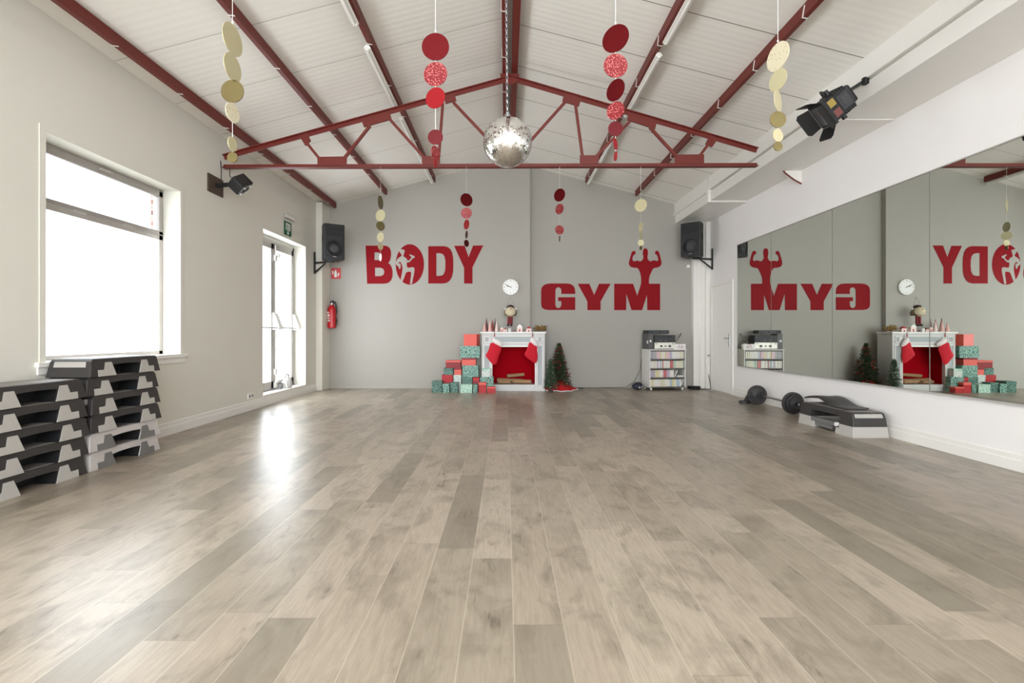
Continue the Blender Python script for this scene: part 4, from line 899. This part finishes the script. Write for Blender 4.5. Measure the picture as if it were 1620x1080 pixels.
# ------------------------------------------------------------------ gift boxes
M_G = wrap_material('green_leaf_paper', (60, 96, 86), (132, 172, 158)); M_GD = wrap_material('dark_green_leaf_paper', (44, 72, 65), (92, 130, 117)); M_GL = wrap_material('pale_green_leaf_paper', (140, 182, 162), (186, 214, 198)); M_GW = wrap_material('mint_white_paper', (178, 192, 184), (210, 216, 210))
M_R1 = mat('gift_red', (176, 24, 30), .5, noise=.03); M_R2 = mat('gift_coral', (222, 96, 84), .5, noise=.03); M_R3 = mat('gift_dark_red', (134, 6, 16), .45, noise=.03)
def gift(x0, x1, ytop, zb, Y, dp, m, lid_m, label, rz=0):
    s = F/Y; w_ = (x1-x0)/s; h = H-(ytop-CY)/s-zb; xc = ((x0+x1)/2-CX)/s
    t = thing('gift_box', label, 'gift box', (xc, Y+dp/2, zb), R(rz), 'stacked gift boxes'); w_ *= (math.cos(R(rz))-abs(math.sin(R(rz)))*.3)
    lh = max(.025, h*.24)
    MB().span((-w_/2+.003, -dp/2+.003, 0), (w_/2-.003, dp/2-.003, h-.004)).build('box_body', m, t, bevel=.003)
    MB().span((-w_/2, -dp/2, h-lh), (w_/2, dp/2, h)).build('lid', lid_m, t, bevel=.003)
    return zb+h
gift(683, 699.3, 603, 0, 9.05, .20, M_GD, M_GD, 'dark green patterned gift box at the outer end of the front row')
gift(700, 711, 607, 0, 9.03, .15, M_G, M_G, 'small green gift box second in the front row')
gift(712, 724.5, 605, 0, 9.05, .16, M_GD, M_GD, 'dark green gift box third in the front row')
gift(728, 747, 608, 0, 9.0, .16, M_GL, M_GL, 'pale green gift box in the middle of the front row')
gift(748, 755.5, 608, 0, 9.03, .13, M_G, M_G, 'narrow green gift box beside the tall red one')
gift(757, 769.3, 605, 0, 9.02, .11, M_R1, M_R2, 'tall red gift box in the front row')
gift(770.5, 784, 612, 0, 9.0, .13, M_R1, M_R2, 'low red gift box at the fireplace end of the front row')
z9 = gift(699, 716.4, 593, 0, 9.27, .20, M_R1, M_R1, 'red gift box behind the outer dark green boxes')
z10 = gift(717.4, 729.6, 593, 0, 9.25, .18, M_GW, M_GW, 'mint white gift box behind the front row')
z11 = gift(731, 747, 596, 0, 9.22, .2, M_GD, M_GD, 'dark green gift box directly under the large green one')
z12 = gift(748, 758.5, 597, 0, 9.2, .12, M_R3, M_R1, 'dark red gift box tucked behind the front row by the fireplace')
z13 = gift(759.5, 781, 596, 0, 9.14, .11, M_G, M_G, 'wide green gift box in front of the fireplace column')
gift(762, 776, 583, z13, 9.14, .11, M_GW, M_GL, 'pale mint gift box topping the pile in front of the fireplace column')
z6_ = gift(702, 717, 582, z9, 9.28, .18, M_GD, M_GD, 'grey green gift box on the red box')
gift(718.5, 730, 582, z10, 9.26, .16, M_R2, M_R3, 'small coral gift box on the mint white one')
z7_ = gift(731.6, 757, 578, z11, 9.22, .22, M_G, M_G, 'large green gift box in the middle of the pile')
gift(705, 729, 570, z6_, 9.26, .2, M_R3, M_R2, 'wide dark red gift box with coral rim')
z4_ = gift(730.5, 753, 566, z7_, 9.24, .22, M_R2, M_R3, 'coral gift box directly under the broad green box near the top')
z2_ = gift(728, 759.4, 547, z4_, 9.24, .24, M_G, M_G, 'broad green patterned gift box near the pile top')
gift(733.5, 758, 528.5, z2_, 9.25, .2, M_R2, M_R2, 'salmon gift box on the very top of the pile', -14)

# ------------------------------------------------------------------ fir trees
def fir(name, label, loc, hgt, rad, nb, seed, m, deco):
    random.seed(seed); t = thing(name, label, 'christmas tree', loc)
    MB().tube((0, 0, 0), (0, 0, hgt*.9), .018, 10, .004).build('trunk', mat('fir_bark', (84, 62, 46), .9, noise=.2), t)
    MB().lathe([(.05, 0), (.055, .01), (.04, .04), (.02, .05)], seg=18).build('stand', mat('tree_stand', (70, 58, 48), .7), t)
    mb = MB(); tips = []
    for k in range(nb):
        u = (k+.5)/nb; z = .09+(hgt-.13)*u; r = rad*(1-u)**.85*random.uniform(.78, 1.08)+.02; a = k*2.399+random.uniform(-.2, .2)
        d = Vector((math.cos(a), math.sin(a), random.uniform(-.30, .05)+.5*u)).normalized(); s0 = Vector((0, 0, z)); n = max(6, int(r/.010))
        tips.append(s0+d*r)
        for i in range(n):
            f = .15+.85*i/n; p = s0+d*r*f; p.z -= .10*r*f*f
            for sg in (-1, 1):
                sd = d.cross(Vector((0, 0, 1))).normalized()*sg; nd = (d*.7+sd*random.uniform(.5, 1.1)+Vector((0, 0, random.uniform(-.5, .6)))).normalized()*random.uniform(.022, .038)
                wv = nd.cross(Vector((random.uniform(-1, 1), random.uniform(-1, 1), 1))).normalized()*.0052
                vs = [mb.bm.verts.new(q) for q in (p-wv, p+wv, p+nd+wv*.3, p+nd-wv*.3)]; mb.bm.faces.new(vs)
    for k in range(14):
        a = k*2.4; nd = Vector((math.cos(a)*.4, math.sin(a)*.4, 1)).normalized()*.06; p = Vector((0, 0, hgt-.07)); wv = Vector((math.sin(a), -math.cos(a), 0))*.004
        vs = [mb.bm.verts.new(q) for q in (p-wv, p+wv, p+nd+wv*.3, p+nd-wv*.3)]; mb.bm.faces.new(vs)
    mb.build('foliage', m, t)
    for nm, mm, n, r in deco:
        for i in range(n):
            p = random.choice(tips); MB().ball(p*random.uniform(.92, 1.0), r, 8, 6).build(nm, mm, t, smooth=True)
    return t
M_FIR = mat('fir_needles', (68, 80, 54), .7, noise=.35, nscale=40); M_FIR2 = mat('frosted_fir_needles', (78, 100, 76), .7, noise=.45, nscale=60)
M_LBULB = mat('warm_white_bulb', (255, 240, 205), .4, noise=0); M_BER = mat('red_berry', (150, 24, 26), .5, noise=0)
b = P(884.5, 614.5, 9.56); bt = P(884.5, 540.5, 9.56)
fir('christmas_tree', 'dark decorated fir tree standing on a red skirt beside the fireplace', (b.x, 9.56, .0), bt.z, .265, 430, 5, M_FIR, (('berry', M_BER, 46, .014), ('fairy_light', M_LBULB, 14, .006)))
b2 = (871-CX)/F*9.13
fir('christmas_tree', 'small frosted fir tree in front of the bigger tree', (b2, 9.13, 0), P(871, 566, 9.13).z, .13, 190, 9, M_FIR2, (('fairy_light', M_LBULB, 26, .006),))
mb = MB(); n = 64; rings = []
for rr, zz, am in ((.06, .19, .004), (.13, .13, .010), (.20, .06, .016), (.27, .022, .018), (.32, .010, .018)):
    rings.append([mb.bm.verts.new((rr*(1+.10*math.sin(a*5+1)*(rr > .15)+.05*math.sin(11*a))*math.cos(a), rr*.98*(1+.08*math.sin(a*5+1)*(rr > .15))*math.sin(a), max(.003, zz+am*math.sin(9*a)))) for a in [2*math.pi*k/n for k in range(n)]])
for a_, b_ in zip(rings, rings[1:]):
    for i in range(n): mb.bm.faces.new((a_[i], a_[(i+1) % n], b_[(i+1) % n], b_[i]))
t = thing('tree_skirt', 'ruffled red tree skirt spread on the floor around the fir', 'tree skirt', (b.x+.0, 9.51, 0))
o = mb.build('cloth', mat('red_felt_skirt', (188, 20, 26), .85, noise=.1, nscale=60), t, smooth=True); o.modifiers.new('solid', 'SOLIDIFY').thickness = .004
MB().path([(.325*math.cos(a)*(1+.10*math.sin(a*5+1)+.05*math.sin(11*a)), .98*.33*math.sin(a)*(1+.08*math.sin(a*5+1)), .012+.006*math.sin(9*a)) for a in [2*math.pi*k/80 for k in range(81)]], .009, 6).build('white_edging', mat('stocking_white_plush', (238, 228, 226), .95), t, smooth=True)

# ------------------------------------------------------------------ trolley with discs and hi-fi
YT = 9.42; st = F/YT; tx = (1054.5-CX)/st; TW, TD, TH = .735, .40, .80
rzT = R(6)
t = thing('media_trolley', 'white shelf trolley on castors filled with disc cases', 'trolley', (tx, YT+.19, 0), rzT)
M_TR = mat('trolley_white', (216, 213, 208), .4, noise=.01)
for sx in (-1, 1): MB().span((sx*TW/2, -TD/2, .055), (sx*(TW/2-.018), TD/2, TH-.02)).build('side_panel', M_TR, t, bevel=.002)
MB().span((-TW/2-.012, -TD/2-.012, TH-.02), (TW/2+.012, TD/2+.012, TH)).build('top_panel', M_TR, t, bevel=.003)
MB().span((-TW/2+.018, TD/2-.008, .055), (TW/2-.018, TD/2, TH-.02)).build('back_panel', M_TR, t)
M_SH = mat('shelf_grey', (104, 98, 92), .5, noise=.02); SZ = [.075, .255, .435, .615]
for z in SZ: MB().span((-TW/2+.018, -TD/2+.004, z-.018), (TW/2-.018, TD/2-.008, z)).build('shelf', M_SH, t)
MB().span((-TW/2+.018, -TD/2+.02, TH-.045), (TW/2-.018, -TD/2+.03, TH-.02)).build('top_rail', M_SH, t)
for sx in (-1, 1):
    for sy in (-1, 1):
        cst = MB().tube((sx*(TW/2-.05)-.011, sy*(TD/2-.05), .024), (sx*(TW/2-.05)+.011, sy*(TD/2-.05), .024), .024, 16).build('castor', M_WHITE, t, smooth=True)
        MB().span((sx*(TW/2-.05)-.016, sy*(TD/2-.05)-.012, .035), (sx*(TW/2-.05)+.016, sy*(TD/2-.05)+.012, .057)).build('castor_fork', M_WHITE, cst)
T0 = Matrix.Translation(t.location) @ Matrix.Rotation(rzT, 4, 'Z')
random.seed(21)
CASES = [('white', (226, 222, 214)), ('cream', (218, 212, 190)), ('pale blue', (176, 192, 206)), ('pale pink', (220, 190, 196)), ('red', (196, 112, 112)), ('grey', (172, 170, 172)), ('pale green', (186, 204, 186)), ('lilac', (190, 174, 194)), ('yellow', (216, 208, 160))]
shelfname = ['bottom', 'third', 'second', 'top']
protos = {}
for si, z in enumerate(SZ):
    x = -TW/2+.022; zone = 0; col = 0; end = TW/2-.022-(.20 if si == 1 else .05 if si == 0 else .0)
    k = 0
    while x < end-.02:
        if k % random.choice((2, 3, 4)) == 0: col = random.choices(range(len(CASES)), (9, 5, 3, 3, 1.2, 1.2, 2.2, 1.5, 1.5))[0]
        nm, rgb = CASES[col]; th = .0165; key = col
        if key not in protos:
            o = MB().span((-th/2+.0006, -.065, 0), (th/2-.0006, .065, .140)).build('disc_case', mat('case_'+nm.replace(' ', '_'), rgb, .35, noise=.12, nscale=70)); protos[key] = o
        else:
            o = protos[key].copy(); COL.objects.link(o)
        o.matrix_world = T0 @ Matrix.Translation((x+th/2, -TD/2+.085+random.uniform(-.006, .006), z))
        tag(o, '%s disc case upright on the %s shelf of the white trolley' % (nm, shelfname[si]), 'disc case', 'disc cases on the %s shelf' % shelfname[si])
        x += th; k += 1
def loose_case(si, x, ang, z, label, flat=False):
    o = protos[0].copy(); COL.objects.link(o)
    m = T0 @ Matrix.Translation((x, -TD/2+.085, SZ[si]+z)) @ Matrix.Rotation(R(ang), 4, 'Y')
    o.matrix_world = m; tag(o, label, 'disc case', 'disc cases on the %s shelf' % shelfname[si])
loose_case(1, TW/2-.215, 24, .004, 'white disc case leaning at the end of the third shelf row')
loose_case(1, TW/2-.165, 88, .0085, 'white disc case lying flat, lowest, on the third shelf'); loose_case(1, TW/2-.168, 91, .027, 'white disc case lying flat on top of another, third shelf')
loose_case(0, TW/2-.095, 22, .004, 'white disc case leaning at the end of the bottom shelf row')
# hi-fi on top; positions in trolley space
def on_trolley(name, label, cat, x, y, z, rz=0): return thing(name, label, cat, T0 @ Vector((x, y, z)), rzT+R(rz))
a = on_trolley('amplifier', 'silver amplifier with two black knobs at the bottom of the hi-fi pile', 'amplifier', -.045, -.02, TH)
MB().span((-.21, -.15, .012), (.21, .15, .13)).build('case', mat('hifi_case_grey', (92, 90, 90), .5), a, bevel=.003); MB().span((-.212, -.156, .01), (.212, -.15, .132)).build('front_panel', mat('silver_panel', (206, 202, 192), .4, .3, noise=.02), a, bevel=.002)
for x, r in ((-.08, .02), (.005, .012), (.095, .022)): MB().tube((x, -.156, .062), (x, -.176, .062), r, 18).build('knob', M_BLACK, a)
for sx in (-1, 1): MB().tube((sx*.17, -.1, 0), (sx*.17, -.1, .012), .015, 12).build('foot', M_BLACK, a)
MB().span((-.20, -.158, .10), (-.16, -.156, .115)).span((.14, -.158, .1), (.19, -.156, .112)).build('front_marking', M_MIDSTEP, a)
a = on_trolley('disc_player', 'black rack player in the middle of the hi-fi pile', 'player', -.045, -.02, TH+.1322)
MB().span((-.21, -.15, .006), (.21, .14, .145)).build('case', M_BLACK, a, bevel=.003); MB().span((-.207, -.156, .012), (.207, -.15, .06)).span((-.207, -.156, .075), (.207, -.15, .14)).build('front_panel', M_BLACKM, a)
MB().span((-.10, -.158, .035), (-.06, -.156, .045)).span((.0, -.158, .03), (.03, -.156, .045)).span((.15, -.158, .1), (.18, -.156, .112)).build('display', M_MIDSTEP, a)
for sx in (-1, 1): MB().span((sx*.18-.015, -.12, 0), (sx*.18+.015, -.09, .006)).build('foot', M_BLACK, a)
a = on_trolley('rack_case', 'tall dark grey equipment case standing at the hi-fi end of the trolley', 'equipment case', -.315, .02, TH)
MB().span((-.05, -.17, 0), (.05, .15, .30)).build('case', mat('rack_grey', (84, 82, 82), .5), a, bevel=.003); MB().span((-.052, -.14, .11), (-.05, -.08, .17)).build('paper_label', M_WHITE, a); MB().span((-.03, -.172, .14), (.005, -.17, .18)).build('paper_label', M_WHITE, a)
a = on_trolley('mixer_unit', 'black mixer lying across the top of the hi-fi pile', 'mixer', -.135, .02, TH+.302)
MB().span((-.22, -.14, 0), (.20, .14, .07)).build('case', M_BLACK, a, bevel=.004); MB().span((-.21, -.145, .012), (.19, -.14, .058)).build('front_panel', M_BLACKM, a)
for x in (-.12, -.06, .04, .1): MB().span((x, -.148, .03), (x+.035, -.145, .04)).build('fader', M_MIDSTEP, a)
a = on_trolley('desk_microphone', 'grey gooseneck microphone slanting up from a black base', 'microphone', .225, .0, TH)
MB().box((0, 0, .05), (.10, .14, .10)).build('base', M_BLACK, a, bevel=.012); MB().tube((0, 0, .1), (.125, 0, .275), .012, 10).tube((.09, 0, .226), (.15, 0, .31), .017, 10).build('neck', M_MIDSTEP, a, smooth=True)
a = on_trolley('paper_bag', 'crumpled white paper bag with red print beside the silver amplifier', 'bag', .265, -.13, TH)
mb = MB(); mb.box((0, 0, .05), (.22, .10, .10)); bmesh.ops.subdivide_edges(mb.bm, edges=mb.bm.edges[:], cuts=3, use_grid_fill=True)
for v in mb.bm.verts:
    if v.co.z > .002: v.co += Vector((random.uniform(-.008, .008), random.uniform(-.006, .006), random.uniform(-.010, .006)))
mb.build('bag_paper', M_FPT, a)
mb = MB()
for x, z in ((-.04, .03), (-.01, .055), (.02, .03), (.03, .062), (-.03, .068), (.045, .04)): mb.box((x, -.0575, z), (.018, .003, .012), Euler((0, R(random.uniform(-40, 40)), 0)))
mb.build('printed_pattern', mat('print_red', (190, 70, 76), .6), a)
# dark bag and cables on the floor by the trolley
bp = P(1009, 613, 9.52); t = thing('gym_bag', 'dark navy bag slumped on the floor beside the trolley', 'bag', (bp.x, 9.55, 0))
mb = MB(); mb.ball((0, 0, .068), .11, 18, 12, (1.0, .8, .62)); mb.build('bag_body', mat('navy_nylon', (36, 40, 58), .6, noise=.1, bump=.3, bscale=40), t, smooth=True)
MB().path([(-.07, -.05, .11), (-.04, -.06, .15), (.03, -.06, .15), (.07, -.05, .11)], .009).build('strap', M_BLACK, t, smooth=True); MB().ball((.02, -.085, .05), .02, 10, 8).ball((.075, -.065, .06), .016, 10, 8).build('light_patch', M_LIGHTSTEP, t, smooth=True)
def cable(label, pts, r=.006):
    o = MB().path(pts, r, 6).build('cable', M_BLACK, smooth=True); tag(o, label, 'cable', 'black cables at the foot of the grey wall'); return o
def coil(cx, cy, r, n, zz):
    return [(cx+r*(1+.12*math.sin(3*a))*math.cos(a), cy+r*.45*math.sin(a), .008+zz*(k/(n*14))) for k, a in enumerate([2*math.pi*q/14 for q in range(n*14)])]
cable('tangle of black cable on the floor between trolley and column', coil(3.75, 9.62, .12, 5, .055), .008)
cable('loose black cable running from the trolley to the column', [(3.62, 9.48, .01), (3.75, 9.45, .01), (3.9, 9.47, .012), (4.03, 9.5, .02), (4.06, 9.6, .12), (4.055, 9.66, .28)], .007)
cable('black cable drooping along the grey wall from trolley to bag', [(2.78, 9.87, .62), (2.74, 9.88, .35), (2.62, 9.875, .12), (2.45, 9.86, .015), (2.0, 9.85, .008), (1.7, 9.84, .008), (1.45, 9.82, .008)], .004)
o = MB().span((-.06, -.035, 0), (.06, .035, .018)).build('pedal_switch', M_BLACK, loc=((918-CX)/F*9.74, 9.74, 0), bevel=.004); tag(o, 'flat black foot switch on the floor behind the fir', 'switch')
t = thing('power_strip', 'white power strip and plugs hanging on the column by the white door', 'power strip', (4.055, YB2-.2, .30))
MB().span((-.03, -.03, 0), (.03, 0, .20)).build('strip_body', M_WHITE, t, bevel=.006); MB().span((-.03, -.03, .33), (.03, 0, .40)).build('wall_plug', M_WHITE, t, bevel=.006); MB().tube((0, -.03, .37), (0, -.05, .37), .016, 12).build('plug', M_MIDSTEP, t)
MB().path([(0, -.045, .36), (.025, -.05, .30), (.01, -.045, .22), (0, -.02, .19)], .005).build('cord', M_WHITE, t, smooth=True)
sp_ = P(1094, 420, YB2-.13); t = thing('wall_sensor', 'small round white sensor below the loudspeaker near the white door', 'sensor', (sp_.x-.02, YB2, sp_.z))
MB().tube((0, 0, 0), (0, -.03, 0), .035, 20).build('sensor_base', M_WHITE, t, bevel=.003); MB().ball((0, -.03, 0), .024, 14, 10).build('sensor_lens', M_FPT, t, smooth=True)
